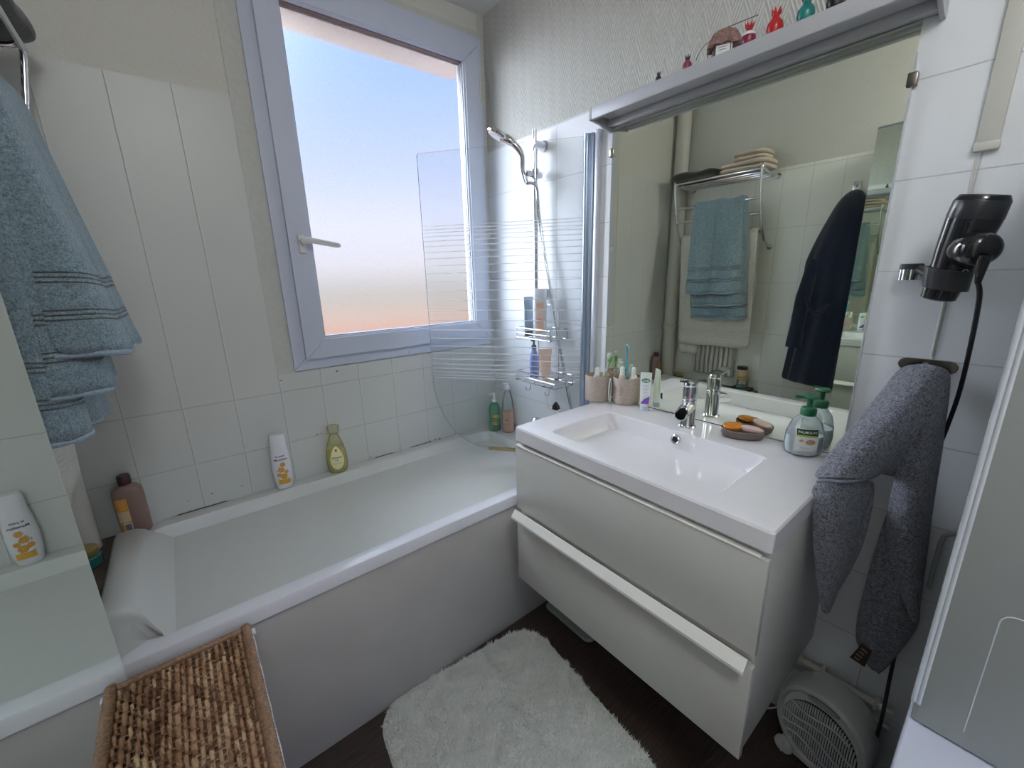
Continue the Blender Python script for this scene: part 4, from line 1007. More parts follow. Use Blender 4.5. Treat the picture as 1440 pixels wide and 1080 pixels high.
# folded handle pointing to the camera side
g0 = n0 + axd * ln * .50; g1 = atx(1386, 350, -.200)
hdv = (g1 - g0).normalized(); hl = (g1 - g0).length
bm = B(); lathe(bm, [(.026, .01), (.033, .035), (.032, hl * .70), (.029, hl * .90), (.020, hl), (.004, hl + .004)], g0, 32, axis=hdv); mk('dryer_handle', bm, 'black_plastic', dy)
s0 = g1 + Vector((-.004, -.002, -.012))
bm = B(); tube(bm, [s0, s0 + Vector((.0, .001, -.022)), s0 + Vector((.004, .001, -.05))], [.010, .008, .0045], 14)
tube(bm, [s0 + Vector((0, .002, -.002)) + Vector((.012 * math.cos(a_), 0, -.016 + .018 * math.sin(a_))) for a_ in [2 * PI * i / 16 for i in range(16)]], .003, 8, closed=True); mk('strain_relief', bm, 'black_plastic', dy)
fm = lambda k: (lambda u, v: n0 + axd * (v + .033) + (lambda an: a * math.cos(an) * (.0332 + k) + b2 * math.sin(an) * (.0332 + k))(math.atan2((CAM - n0).dot(b2), (CAM - n0).dot(a)) + .55 + u / .031))
bm = B(); decal(bm, text2d('2000W', w=.022), fm(.0012), 0, .016); decal(bm, text2d('220-240V', w=.022), fm(.0012), 0, .008); decal(bm, text2d('50/60Hz', w=.020), fm(.0012), 0, .001)
decal(bm, (lambda r: ([(r * math.cos(2 * PI * i / 20), r * math.sin(2 * PI * i / 20)) for i in range(20)] + [(r * .72 * math.cos(2 * PI * i / 20), r * .72 * math.sin(2 * PI * i / 20)) for i in range(20)], [(i, (i + 1) % 20, 20 + (i + 1) % 20, 20 + i) for i in range(20)]))(.0055), fm(.0012), .004, .030)
mk('rating_print', bm, 'alu_light', dy, recalc=False)
cordp = smoothpath([s0 + Vector((.004, .001, -.048)), atx(1377, 420, -.19), atx(1366, 480, -.12), atx(1350, 548, -.060), atx(1332, 600, -.045), atx(1316, 640, -.045), atx(1312, 670, -.05), atx(1305, 720, -.04), atx(1290, 800, -.035), atx(1268, 880, -.035), atx(1252, 950, -.05), atx(1240, 1010, -.12), atz(1225, 1060, .08), atz(1215, 1078, .008), Vector((-.20, -1.80, .007))], 7)
bm = B(); tube(bm, cordp, .0042, 10); mk('power_cord', bm, 'cord', dy)

# hook plate
hk = thing('towel_hook', 'oval brushed-metal hook plate on the tiles above the grey towel', 'hook', (-.01, -1.772, 1.235))
bm = B(); pts = rrect(-.052, .052, -.015, .015, 0, .0148, 6)
ringloft(bm, [[Vector((-.0045 - d, -1.770 + p.x * k, 1.237 + p.y * k)) for p in pts] for d, k in ((0, 1), (.004, 1), (.006, .96))]); mk('hook_plate', bm, 'steel', hk)
bm = B(); cyl(bm, (-.008, -1.768, 1.243), (-.022, -1.768, 1.243), .0055, seg=14); tube(bm, [(-.008, -1.768, 1.232), (-.035, -1.768, 1.228), (-.045, -1.768, 1.240)], .004, 10); mk('hook_peg', bm, 'chrome', hk)

# ---- grey terry towel: flares from the hook, one side caught on the basin corner
gt = thing('hand_towel', 'fluffy grey terry towel hanging from the wall hook at the right end of the basin', 'towel', (-.06, -1.76, .45))
def row(*pts): return [atx(px, py, x) for px, py, x in pts]
rows = [
 row((1268, 517, -.024), (1285, 514, -.040), (1304, 514, -.050), (1322, 517, -.046), (1334, 523, -.022)),
 row((1247, 543, -.060), (1270, 540, -.095), (1296, 541, -.105), (1320, 542, -.075), (1332, 546, -.035)),
 row((1226, 570, -.110), (1252, 569, -.150), (1280, 572, -.155), (1310, 574, -.110), (1329, 578, -.048)),
 row((1203, 598, -.165), (1232, 597, -.200), (1262, 600, -.190), (1298, 610, -.130), (1324, 612, -.055)),
 row((1181, 624, -.210), (1213, 624, -.240), (1245, 630, -.210), (1262, 636, -.140), (1300, 640, -.110)),
 row((1160, 650, -.245), (1195, 651, -.268), (1226, 655, -.240), (1243, 660, -.150), (1262, 662, -.110)),
 row((1140, 677, -.275), (1172, 672, -.290), (1205, 674, -.270), (1228, 668, -.200), (1240, 662, -.140)),
]
grid('towel_front', rows, 'grey_terry', gt, .009, 3, wr=.002, ws=45)
# right hanging tail
rows = [
 row((1300, 560, -.118), (1312, 562, -.110), (1324, 566, -.070), (1330, 566, -.040)),
 row((1278, 612, -.150), (1298, 612, -.140), (1316, 614, -.085), (1325, 615, -.045)),
 row((1263, 660, -.125), (1288, 664, -.150), (1308, 662, -.105), (1318, 660, -.05)),
 row((1250, 712, -.105), (1275, 716, -.150), (1298, 714, -.115), (1309, 710, -.05)),
 row((1244, 760, -.085), (1268, 766, -.140), (1290, 764, -.110), (1304, 760, -.05)),
 row((1252, 800, -.085), (1270, 806, -.125), (1288, 806, -.105), (1298, 800, -.055)),
 row((1270, 840, -.085), (1278, 845, -.105), (1286, 848, -.100), (1292, 842, -.06)),
 row((1284, 872, -.085), (1286, 874, -.090), (1288, 874, -.085), (1289, 870, -.065)),
]
grid('towel_tail_flap', rows, 'grey_terry', gt, .008, 3, wr=.0018, ws=45)
rows = [
 row((1254, 700, -.060), (1262, 704, -.060), (1276, 706, -.055), (1290, 700, -.040)),
 row((1236, 760, -.080), (1252, 764, -.090), (1272, 766, -.075), (1290, 760, -.045)),
 row((1219, 820, -.085), (1242, 824, -.105), (1268, 826, -.085), (1288, 820, -.05)),
 row((1206, 872, -.085), (1232, 878, -.110), (1262, 880, -.090), (1286, 872, -.06)),
 row((1204, 900, -.085), (1228, 908, -.105), (1256, 906, -.090), (1278, 896, -.065)),
 row((1214, 922, -.085), (1230, 930, -.100), (1248, 926, -.090), (1262, 916, -.07)),
 row((1224, 938, -.085), (1232, 945, -.092), (1240, 941, -.088), (1248, 933, -.075)),
]
grid('towel_tail', rows, 'grey_terry', gt, .008, 3, wr=.0018, ws=45)
# left hanging strip, over the basin's side
rows = [
 row((1141, 680, -.285), (1165, 676, -.305), (1192, 676, -.29), (1226, 672, -.20)),
 row((1143, 715, -.300), (1164, 720, -.315), (1190, 718, -.285), (1222, 706, -.20)),
 row((1144, 755, -.295), (1162, 762, -.305), (1184, 758, -.275), (1205, 745, -.20)),
 row((1147, 795, -.290), (1162, 803, -.292), (1178, 800, -.265), (1192, 786, -.21)),
 row((1152, 832, -.280), (1162, 838, -.280), (1170, 838, -.26), (1178, 828, -.22)),
 row((1156, 858, -.270), (1159, 862, -.270), (1162, 862, -.26), (1165, 858, -.25)),
]
grid('towel_corner', rows, 'grey_terry', gt, .007, 3, wr=.0015, ws=45)
rows = [
 row((1196, 676, -.22), (1215, 674, -.19), (1230, 672, -.16)),
 row((1196, 720, -.22), (1212, 722, -.19), (1226, 712, -.17)),
 row((1194, 762, -.22), (1206, 770, -.20), (1214, 762, -.18)),
 row((1184, 800, -.23), (1193, 806, -.21), (1199, 795, -.19)),
 row((1174, 826, -.235), (1178, 830, -.22), (1183, 822, -.21)),
]
grid('towel_inner_fold', rows, 'grey_terry', gt, .006, 2, wr=.0015, ws=45)
rows = [
 row((1262, 590, -.14), (1282, 600, -.11), (1300, 610, -.07)),
 row((1232, 640, -.20), (1262, 650, -.12), (1290, 655, -.06)),
 row((1225, 664, -.20), (1250, 668, -.12), (1268, 672, -.07)),
]
grid('towel_underside', rows, 'grey_terry', gt, .006, 2)
tubp = smoothpath([atx(1150, 677, -.292), atx(1164, 676, -.300), atx(1195, 678, -.296), atx(1222, 672, -.215), atx(1240, 663, -.150)], 5)
bm = B(); tube(bm, tubp, .0042, 8); tube(bm, smoothpath([atx(1254, 702, -.108), atx(1262, 745, -.118), atx(1276, 790, -.112), atx(1288, 835, -.095), atx(1290, 872, -.078), atx(1276, 898, -.075), atx(1248, 934, -.080), atx(1234, 946, -.090)], 5), .0036, 8); mk('towel_hem', bm, 'grey_hem', gt)
tg = [atx(1212, 905, -.112), atx(1226, 916, -.112), atx(1216, 938, -.114), atx(1195, 924, -.114)]
bm = B(); nn = (tg[1] - tg[0]).cross(tg[3] - tg[0]).normalized() * .001
ringloft(bm, [[p + nn for p in tg], [p - nn for p in tg]]); tgo = mk('care_tag', bm, 'tag', gt, smooth=False)
bm = B(); O_ = tg[0]; U_ = tg[1] - tg[0]; V_ = tg[3] - tg[0]; nz = nn.normalized() * (.0016 if nn.dot(CAM - O_) > 0 else -.0016)
tm = lambda u, v: O_ + U_ * (.5 + u) + V_ * (.5 - v) + nz
for k in range(4): decal(bm, rect2d(.6 - .12 * (k % 2), .07, 0, .3 - k * .2, 1, 1), tm)
mk('tag_print', bm, 'tag_print', tgo, recalc=False)

# pipes low on the wall behind the heater
t = thing('wall_pipe', 'white heating pipe with elbow running low along the tiled wall beside the vanity', 'pipe', (-.03, -1.75, .25))
bm = B(); tube(bm, [(-.030, -1.585, .262), (-.030, -1.75, .262), (-.030, -1.865, .262)], .0105, 14); mk('pipe_run', bm, 'white_paint', t)
bm = B(); tube(bm, smoothpath([(-.0045, -1.612, .262), (-.030, -1.612, .262), (-.030, -1.640, .262)], 4), .0125, 14); cyl(bm, (-.030, -1.625, .262), (-.030, -1.648, .262), .0145); mk('pipe_elbow', bm, 'white_paint', t)
for y in (-1.70, -1.83): bm = B(); box(bm, -.045, -.0045, y - .005, y + .005, .250, .274, .003); mk('pipe_clip', bm, 'white_paint', t)
bm = B(); tube(bm, [(-.024, -1.560, .205), (-.024, -1.865, .205)], .008, 12); box(bm, -.034, -.0045, -1.72, -1.71, .197, .213, .002); tag(mk('wall_pipe', bm, 'white_paint', org=(-.024, -1.7, .205)), 'thinner lower pipe on the wall, just under the white heating pipe', 'pipe')
bm = B(); p = atx(1337, 752, -.035)
tube(bm, smoothpath([(-.035, p.y + .012, p.z - .16), (-.035, p.y + .012, p.z - .03), (-.035, p.y + .002, p.z + .0), (-.035, p.y - .03, p.z + .005), (-.03, p.y - .06, p.z - .05), (-.008, p.y - .07, p.z - .06)], 6), .0050, 12)
tag(mk('water_hose', bm, 'appliance', org=(-.035, p.y, p.z)), 'curved grey water hose on the wall beside the tall white appliance', 'hose')

# ---- fan heater on the floor
FH = thing('fan_heater', 'round white plastic fan heater with slatted grille on the floor beside the vanity', 'heater', (-.09, -1.742, 0), math.radians(-8), world=False)
# local: face towards -x, width along y
def fsec(x, k, kz=None): 
    out = []
    for i in range(48):
        a = 2 * PI * i / 48; ca, sa = math.cos(a), math.sin(a)
        out.append(Vector((x, .118 * k * math.copysign(abs(ca) ** .88, ca), .148 + .138 * k * math.copysign(abs(sa) ** .92, sa))))
    return out
bm = B(); ringloft(bm, [fsec(.055, .80), fsec(.050, .92), fsec(.02, 1.0), fsec(-.035, 1.0), fsec(-.050, .96), fsec(-.056, .88), fsec(-.050, .84), fsec(-.046, .835)]); mk('heater_body', bm, 'heater_plastic', FH)
bm = B(); ringloft(bm, [[Vector((-.0465, .095 * math.cos(a), .133 + .100 * math.sin(a))) for a in [2 * PI * i / 40 for i in range(40)]], [Vector((-.0475, .095 * math.cos(a), .133 + .100 * math.sin(a))) for a in [2 * PI * i / 40 for i in range(40)]]]); mk('grille_recess', bm, 'dark', FH)
bm = B()
for k in range(30):      # upright slats following the oval
    y = -.090 + .180 * k / 29; h = .097 * math.sqrt(max(0, 1 - (y / .095) ** 2))
    if h < .01: continue
    box(bm, -.054, -.0476, y - .0016, y + .0016, .133 - h, .133 + h)
mk('grille_slats', bm, 'heater_plastic', FH, smooth=False)
bm = B()
for k in range(4):       # wavy cross bars
    z = .075 + k * .040; h = .094 * math.sqrt(max(0, 1 - ((z - .133) / .100) ** 2))
    pts = [Vector((-.0555, y, z + .012 * math.sin(y * 38 + k) + .12 * y)) for y in [(-h + 2 * h * i / 16) for i in range(17)]]
    tube(bm, pts, .0028, 8)
mk('grille_waves', bm, 'heater_plastic', FH)
bm = B(); ringloft(bm, [[Vector((-.0545 + dx, .040 * math.cos(a), .256 + .0085 * math.sin(a) - 2.2 * (.040 * math.cos(a)) ** 2 )) for a in [2 * PI * i / 24 for i in range(24)]] for dx in (-.003, .004)]); mk('carry_slot', bm, 'appliance', FH)
bm = B(); lathe(bm, [(.026, 0), (.026, .010), (.022, .014)], (-.052, .075, .020), 28, axis=(-1, 0, 0)); box(bm, -.072, -.064, .072, .078, .002, .040, .002); mk('dial', bm, 'white_plastic', FH)
bm = B(); box(bm, -.05, .05, -.085, .095, .0005, .022, .008, 3); mk('heater_foot', bm, 'heater_plastic', FH)
bm = B(); tube(bm, smoothpath([(.04, .09, .03), (.03, .12, .06), (-.02, .16, .05), (-.01, .22, .05), (.03, .27, .02), (.05, .33, .006)], 6), .003, 8); mk('power_cord', bm, 'white_plastic', FH)

# ---- tall white appliance at the right edge
AX, AY = -.660, -1.897
ap = thing('washing_machine', 'white washing machine top and side at the bottom right edge', 'washing machine', (-.33, -2.2, 0))
bm = B(); box(bm, AX - .10, -.03, -2.52, AY, .012, .80, .006); mk('machine_body', bm, 'appliance_top_lit', ap)
bm = B(); box(bm, AX - .105, -.03, -2.52, AY - .001, .8005, .829, .006, 3); mk('machine_top', bm, 'appliance_top_lit', ap)
for x in (AX - .06, -.08):
    for y in (-2.46, -1.95): bm = B(); cyl(bm, (x, y, 0), (x, y, .013), .02); mk('foot', bm, 'dark', ap)
dr_ = thing('tumble_dryer', 'tall white metal appliance with embossed side panel standing on the washing machine', 'tumble dryer', (-.33, -2.2, .83))
bm = B(); box(bm, AX, -.05, -2.50, AY - .004, .8315, 1.70, .004, 2); mk('dryer_cabinet', bm, 'appliance', dr_)
bm = B()
for k, (yy, r) in enumerate(((AY - .0030, .0030), (AY - .0085, .0030))): cyl(bm, (AX + .002, yy, .862), (AX + .002, yy, 1.695), r, seg=16)
mk('rounded_edge', bm, 'appliance_edge_lit', dr_)
e0 = atx(1355, 1031, AX - .001); e1 = atx(1410, 862, AX - .001)
bm = B(); pts = [Vector((AX - .0005, e1.y, e0.z - .06)), Vector((AX - .0005, e1.y, e1.z - .014))] + [Vector((AX - .0005, e1.y - .014 * (1 - math.cos(t_)), e1.z - .014 * (1 - math.sin(t_)))) for t_ in (.4, .8, 1.2, 1.57)] + [Vector((AX - .0005, e1.y - .34, e1.z))]
pts[0].z = .858; tube(bm, pts, .0008, 8); mk('embossed_edge', bm, 'appliance_edge_lit', dr_)

# ================================================================ LEFT WALL
# soil pipe in the corner
t = thing('corner_pipe', 'white vertical pipe with coupling in the corner left of the bathtub', 'pipe', (-1.772, -.062, .617))
bm = B(); cyl(bm, (-1.772, -.062, .617), (-1.772, -.062, ZC - .002), .050, seg=32); mk('pipe_run', bm, 'white_paint', t)
bm = B(); lathe(bm, [(.0505, 1.02), (.057, 1.022), (.057, 1.05), (.0505, 1.052)], (-1.772, -.062, 0), 32); lathe(bm, [(.0505, 1.056), (.055, 1.058), (.055, 1.066), (.0505, 1.068)], (-1.772, -.062, 0), 32); mk('coupling', bm, 'white_paint', t)
# radiator
t = thing('radiator', 'white ribbed radiator on the left wall behind the hanging towels', 'radiator', (-1.82, -.42, .68))
bm = B(); box(bm, -1.838, -1.800, -.575, -.265, .690, 1.42, .004); mk('radiator_panel', bm, 'white_paint', t)
for k in range(9): bm = B(); y = -.560 + k * .035; box(bm, -1.802, -1.776, y - .0125, y + .0125, .70, 1.41, .009, 3); mk('rib', bm, 'white_paint', t)
bm = B()
for z in (.75, 1.36): box(bm, -1.846, -1.837, -.46, -.38, z - .02, z + .02)
mk('radiator_bracket', bm, 'white_paint', t)

# towel rack
RKY0, RKY1 = -.140, -.712
rk = thing('towel_rack', 'chrome wall towel rack with curved side arms and a top shelf', 'towel rack', (-1.70, -.43, 1.62))
arm = [(-1.838, 2.052), (-1.70, 2.056), (-1.600, 2.072), (-1.580, 2.090), (-1.578, 2.06), (-1.590, 1.99), (-1.606, 1.91), (-1.632, 1.82), (-1.675, 1.725), (-1.735, 1.655), (-1.800, 1.625), (-1.838, 1.615)]
for y in (RKY0, RKY1):
    bm = B(); tube(bm, smoothpath([(x, y, z) for x, z in arm], 5), .0080, 14); mk('side_arm', bm, 'chrome', rk)
    for z in (2.052, 1.615): bm = B(); cyl(bm, (-1.8448, y, z), (-1.832, y, z), .017); mk('wall_flange', bm, 'chrome', rk)
for x in (-1.80, -1.74, -1.68, -1.62, -1.575):
    bm = B(); cyl(bm, (x, RKY0, 2.055 + (.012 if x > -1.6 else 0)), (x, RKY1, 2.055 + (.012 if x > -1.6 else 0)), .0075); mk('shelf_rail', bm, 'chrome', rk)
for x, z in ((-1.609, 1.905), (-1.634, 1.815), (-1.680, 1.708)):
    bm = B(); cyl(bm, (x, RKY0, z), (x, RKY1, z), .008); mk('hanging_rail', bm, 'chrome', rk)
# teal towel: three folded layers over the front rail
tt = thing('bath_towel', 'teal terry towel folded in layers over the front rail of the rack', 'towel', (-1.55, -.47, 1.15))
def drape(y0, y1, xt, zt, xb, zb, xback, zback, fold, ny=17, ph=0, skew=0, flare=0, curl=0):
    rows = []
    prof_ = [(xback, zback), (xback + .003, (zback + zt) / 2), (xt - .016, zt - .03), (xt - .010, zt + .006), (xt + .004, zt + .014), (xt + .016, zt + .002)]
    for k in range(1, 8):
        s = k / 7; prof_.append((xt + .018 + (xb - xt - .018) * s, zt - .01 + (zb - zt + .01) * s))
    n = len(prof_)
    for i, (x, z) in enumerate(prof_):
        s = max(0, (i - 4) / (n - 5)); r = []
        for j in range(ny):
            u = j / (ny - 1); y = y0 + (y1 - y0) * min(1, u / .86 if curl else u) - flare * s
            cb = curl * s * (max(0, u - .72) / .28) ** 1.2 if curl else 0
            r.append(Vector((x - cb + fold * s * math.sin(u * 9 + ph) + fold * .5 * s * math.sin(u * 21 + ph * 2) - (.012 * s if u == 0 else 0), y, z + skew * u * s + .003 * math.sin(u * 14 + ph))))
        rows.append(r)
    return rows
TL = [('outer_fold', (-.285, -.600, -1.609, 1.915, -1.500, 1.318, -1.620, 1.36, .021, 17, 1.1, .012, .050, .080)),
      ('middle_fold', (-.290, -.620, -1.614, 1.910, -1.550, 1.236, -1.623, 1.40, .014, 17, 2.4, .010, .045, .115)),
      ('inner_fold', (-.275, -.625, -1.619, 1.906, -1.594, 1.142, -1.636, 1.30, .012, 17, .3, .014, .055, .110))]
for nm_, a_ in TL: grid(nm_, drape(*a_), 'teal', tt, .013, 2, wr=.003, ws=25)
def hem(rows, r, m_='teal_hem'):
    bm = B(); tube(bm, smoothpath([p + Vector((0, 0, -.002)) for p in rows[-1]], 3), r, 8); return mk('towel_hem', bm, m_, tt)
for nm_, a_ in TL: hem(drape(*a_), .0065)
# off-white towel on the lower rail
wt = thing('bath_towel', 'thin off-white towel hanging on the lowest rail behind the teal towel', 'towel', (-1.69, -.45, .93))
grid('towel_front', drape(-.175, -.700, -1.668, 1.712, -1.700, .925, -1.715, 1.15, .006, ph=.5, skew=.012, flare=.01), 'offwhite_cloth', wt, .005, 2, wr=.002, ws=12)
grid('towel_back', drape(-.175, -.330, -1.690, 1.690, -1.735, .845, -1.740, 1.2, .006, ph=.9, flare=.0), 'offwhite_cloth', wt, .005, 2, wr=.002, ws=12)
# folded towels and a dark garment on the rack shelf
def foldedpile(name, label, cat, mat, y0, y1, x0, x1, z0, h, layers=2, group=None, wrk=.004):
    t = thing(name, label, cat, ((x0 + x1) / 2, (y0 + y1) / 2, z0), group=group)
    hh = h / layers
    for k in range(layers):
        bm = B(); n = 9; rings = []
        za = z0 + k * hh
        for i in range(n):
            u = i / (n - 1); y = y0 + (y1 - y0) * u; e = .012 * math.sin(u * 7 + k * 2)
            c_ = oval((x1 - x0) / 2 + e * .5, hh / 2 * (1 - .15 * math.cos(u * 9 + k)), 0, n=20, p=3.2)
            ed = 1 - .35 * (2 * abs(u - .5)) ** 8
            rings.append([Vector(((x0 + x1) / 2 + p.x * ed, y + noise.noise(Vector((p.x * 20, y * 20, k))) * wrk * 2, za + hh / 2 + p.y * ed + noise.noise(Vector((p.x * 15, y * 15, k + 5))) * wrk)) for p in c_])
        ringloft(bm, rings); o = mk('fold', bm, mat, t); s = o.modifiers.new('subsurf', 'SUBSURF'); s.levels = s.render_levels = 1
    return t
foldedpile('folded_towel', 'cream folded towel lying flat on the rack shelf, lower of the two', 'towel', 'cream_terry', -.425, -.735, -1.810, -1.570, 2.076, .062, 2)
foldedpile('folded_towel', 'pinkish cream folded towel on top of the other folded towel on the rack', 'towel', 'cream_terry', -.500, -.705, -1.79, -1.60, 2.141, .056, 2)
foldedpile('dark_garment', 'dark green-black cloth bundled at the corner end of the rack shelf', 'clothing', 'darkgreen_cloth', -.085, -.420, -1.800, -1.545, 2.078, .060, 1, wrk=.014)

# bathrobe
rb = thing('bathrobe', 'dark navy hooded bathrobe hanging on the left wall beside the tall mirror', 'bathrobe', (-1.76, -1.11, .74))
levels = [(1.905, -1.120, -1.150, .012), (1.885, -1.095, -1.180, .030), (1.84, -1.065, -1.205, .050), (1.76, -1.040, -1.225, .068), (1.66, -1.005, -1.235, .080), (1.54, -.975, -1.240, .090), (1.48, -.965, -1.240, .088), (1.40, -.972, -1.242, .080), (1.25, -.965, -1.242, .080), (1.10, -.955, -1.243, .082), (.98, -.945, -1.243, .086), (.86, -.938, -1.243, .090), (.77, -.930, -1.243, .092), (.755, -.932, -1.242, .088)]
bm = B(); rings = []
for z, ya, yb, d in levels:
    r = []; n = 44
    for i in range(n):
        a = 2 * PI * i / n; cy = (ya + yb) / 2; hy_ = (ya - yb) / 2
        f = 1 + (.10 * math.sin(a * 9 + z * 2) + .06 * math.sin(a * 5 + 1)) * max(0, min(1, (1.75 - z) / .5))
        r.append(Vector((-1.842 + d + d * .98 * math.cos(a) * (f if math.cos(a) > 0 else 1), min(max(cy + hy_ * math.sin(a) * min(f, 1.08), -1.252), 0), z - (.04 * max(0, math.sin(-a)) if z < .9 else 0))))
    rings.append(r)
ringloft(bm, rings); o = mk('robe_body', bm, 'navy', rb)
s = o.modifiers.new('subsurf', 'SUBSURF'); s.levels = s.render_levels = 1
bm = B(); rings = []
for z, yc, w, d in ((1.52, -1.02, .018, .02), (1.45, -1.015, .035, .035), (1.30, -.995, .040, .04), (1.12, -.985, .040, .04), (1.00, -.980, .045, .045), (.985, -.980, .044, .044)):
    rings.append([Vector((-1.675 - .01 + d * .6 * math.cos(a), yc + w * math.sin(a), z)) for a in [2 * PI * i / 20 for i in range(20)]])
ringloft(bm, rings); mk('robe_sleeve', bm, 'navy', rb)
bm = B(); tube(bm, smoothpath([(-1.655, -1.02, 1.30), (-1.645, -1.06, 1.22), (-1.645, -1.10, 1.21), (-1.650, -1.14, 1.26)], 5), .009, 10); mk('robe_belt', bm, 'navy', rb)
bm = B(); box(bm, -1.845, -1.835, -1.155, -1.115, 1.87, 1.95, .003); tube(bm, [(-1.838, -1.135, 1.92), (-1.815, -1.135, 1.925), (-1.805, -1.135, 1.945)], .005, 10)
tag(mk('coat_hook', bm, 'chrome', org=(-1.84, -1.135, 1.9)), 'chrome coat hook on the left wall holding the navy bathrobe', 'hook')

# tall mirror-fronted cabinet
mc = thing('mirror_cabinet', 'tall narrow cabinet with a full-height mirror door on the left wall', 'mirror', (-1.69, -1.50, 0))
CY_0, CY_1 = -1.775, -1.258; CXF = -1.522
bm = B(); box(bm, -1.842, CXF - .006, CY_0, CY_1, .001, 2.128, .001); mk('cabinet_body', bm, 'lacquer', mc)
bm = B(); box(bm, CXF - .0055, CXF, CY_0, CY_1 + .001, .05, 2.132, .0006, 1); mk('mirror_door', bm, 'mirror_tall', mc, smooth=False)
bm = B(); box(bm, CXF - .008, CXF + .0012, CY_0, CY_1 + .0015, 2.1325, 2.140); mk('top_strip', bm, 'alu', mc, smooth=False)

# things on the wooden ledge
ZL = .6175
def jar(x, y, z, label, parts, name='jar'):
    t = thing(name, label, 'jar', (x, y, z), 0, world=False)
    for nm, prof_, mt in parts: bm = B(); lathe(bm, prof_, (0, 0, 0), 28); mk(nm, bm, mt, t)
    return t
jar(-1.745, -.185, ZL, 'low teal cosmetic jar with gold lid beside the corner pipe', [('jar_body', [(.034, 0), (.038, .004), (.038, .034), (.034, .038)], 'teal_glass'), ('lid', [(.033, .0385), (.034, .040), (.034, .060), (.031, .062)], 'gold')])
o = mk('tray', (lambda b: (box(b, -.050, .045, -.062, .062, 0, .022, .003), b)[1])(B()), 'ledge'); o.location = (-1.775, -.665, ZL); tag(o, 'small dark wooden box under the stacked jars on the ledge', 'box')
jar(-1.77, -.668, ZL + .0235, 'teal-based clear glass jar with gold lid, lower of the two stacked jars', [('jar_body', [(.034, 0), (.040, .004), (.040, .012), (.038, .014), (.038, .050), (.034, .054)], 'clear_plastic'), ('jar_base', [(.0405, .001), (.0408, .002), (.0408, .011)], 'teal_glass'), ('lid', [(.034, .0545), (.041, .056), (.041, .076), (.038, .078)], 'gold')])
jar(-1.775, -.655, ZL + .1030, 'cream jar with black lid, standing on the gold-lidded jar', [('jar_body', [(.030, 0), (.036, .004), (.036, .048), (.033, .052)], 'cream_label'), ('lid', [(.034, .0525), (.036, .054), (.036, .070), (.032, .073)], 'fig_black')])
bm = B(); bmesh.ops.create_icosphere(bm, subdivisions=3, radius=1)
for v in bm.verts:
    n_ = noise.noise(v.co * 2.2); v.co = Vector((v.co.x * .028 * (1 + n_ * .6), v.co.y * .052 * (1 + n_ * .5), max(-.014, v.co.z * .020 * (1 + n_))))
o = mk('plastic_bag', bm, 'bag', ang=20); o.location = (-1.735, -.395, ZL + .0145); tag(o, 'crumpled clear plastic bag on the wooden ledge beside the headrest', 'bag')

# ================================================================ HAMPER
HX0, HX1, HY0, HY1, HZ = -1.806, -1.383, -1.222, -.762, .600
hm = thing('wicker_hamper', 'brown wicker laundry hamper with flat woven lid and white lining against the tub', 'hamper', (-1.59, -1.0, 0))
def ribbon(bm, pts, wdir, w, th, up=Vector((0, 0, 1)), r=None):
    """flat reed: a lens section swept along pts"""
    rings = []
    for i, p in enumerate(pts):
        rings.append([p + wdir * w * .5, p + wdir * w * .28 + up * th, p - wdir * w * .28 + up * th, p - wdir * w * .5, p - wdir * w * .28 - up * th * .6, p + wdir * w * .28 - up * th * .6])
    ringloft(bm, rings)
nx, ny = 30, 28
lx0, lx1, ly0, ly1 = HX0 + .018, HX1 - .018, HY0 + .014, HY1 - .012
sx_, sy_ = (lx1 - lx0) / nx, (ly1 - ly0) / ny
bm = B()
for i in range(nx):
    x = lx0 + (i + .5) * sx_; pts = []
    w = sx_ * random.uniform(.52, .80); zz = HZ - .010 + random.uniform(-.0008, .0012); jx = random.uniform(-.0015, .0015)
    for j in range(ny * 4 + 1):
        v = j / 4; y = ly0 + v * sy_
        wv = math.sin((v + (i % 2)) * PI)
        pts.append(Vector((x + jx + .001 * noise.noise(Vector((i * 3.1, v * .6, 0))), y, zz + .0052 * wv)))
    ribbon(bm, pts, Vector((1, 0, 0)), w, .0022)
mk('lid_reeds', bm, 'wicker', hm)
bm = B()
for j in range(ny + 1):
    y = ly0 + j * sy_; pts = []
    for k in range(3):
        if k == 1: continue
    for i in range(nx * 2 + 1):
        u = i / 2; pts.append(Vector((lx0 + u * sx_, y + .0008 * noise.noise(Vector((u, j * 2.7, 1))), HZ - .010 - .0016 * math.cos((u - .5 + j) * PI) )))
    ribbon(bm, pts, Vector((0, 1, 0)), .0055, .0018)
mk('lid_weft', bm, 'wicker_dark', hm)
bm = B()
for (p0, p1) in (((HX1 - .010, HY0), (HX1 - .010, HY1)), ((HX0 + .010, HY0), (HX0 + .010, HY1)), ((HX0, HY1 - .006), (HX1, HY1 - .006)), ((HX0, HY0 + .006), (HX1, HY0 + .006))):
    a = Vector((*p0, HZ - .004)); b2 = Vector((*p1, HZ - .004)); r = .0115 if p0[0] == p1[0] else .007
    n_ = 90; d = b2 - a
    tube(bm, [a + d * i / n_ for i in range(n_ + 1)], [r * (1 + .10 * (i % 2) + .05 * noise.noise(Vector((i * .3, r * 99, a.x * 9)))) for i in range(n_ + 1)], 12)
mk('lid_border', bm, 'wicker_border', hm)
bm = B(); box(bm, HX0 + .02, HX1 - .02, HY0 + .02, HY1 - .02, HZ - .024, HZ - .018); mk('lid_backing', bm, 'wicker_dark', hm, smooth=False)
bm = B()
x0, x1, y0, y1 = HX0 + .012, HX1 - .012, HY0 + .012, HY1 - .010
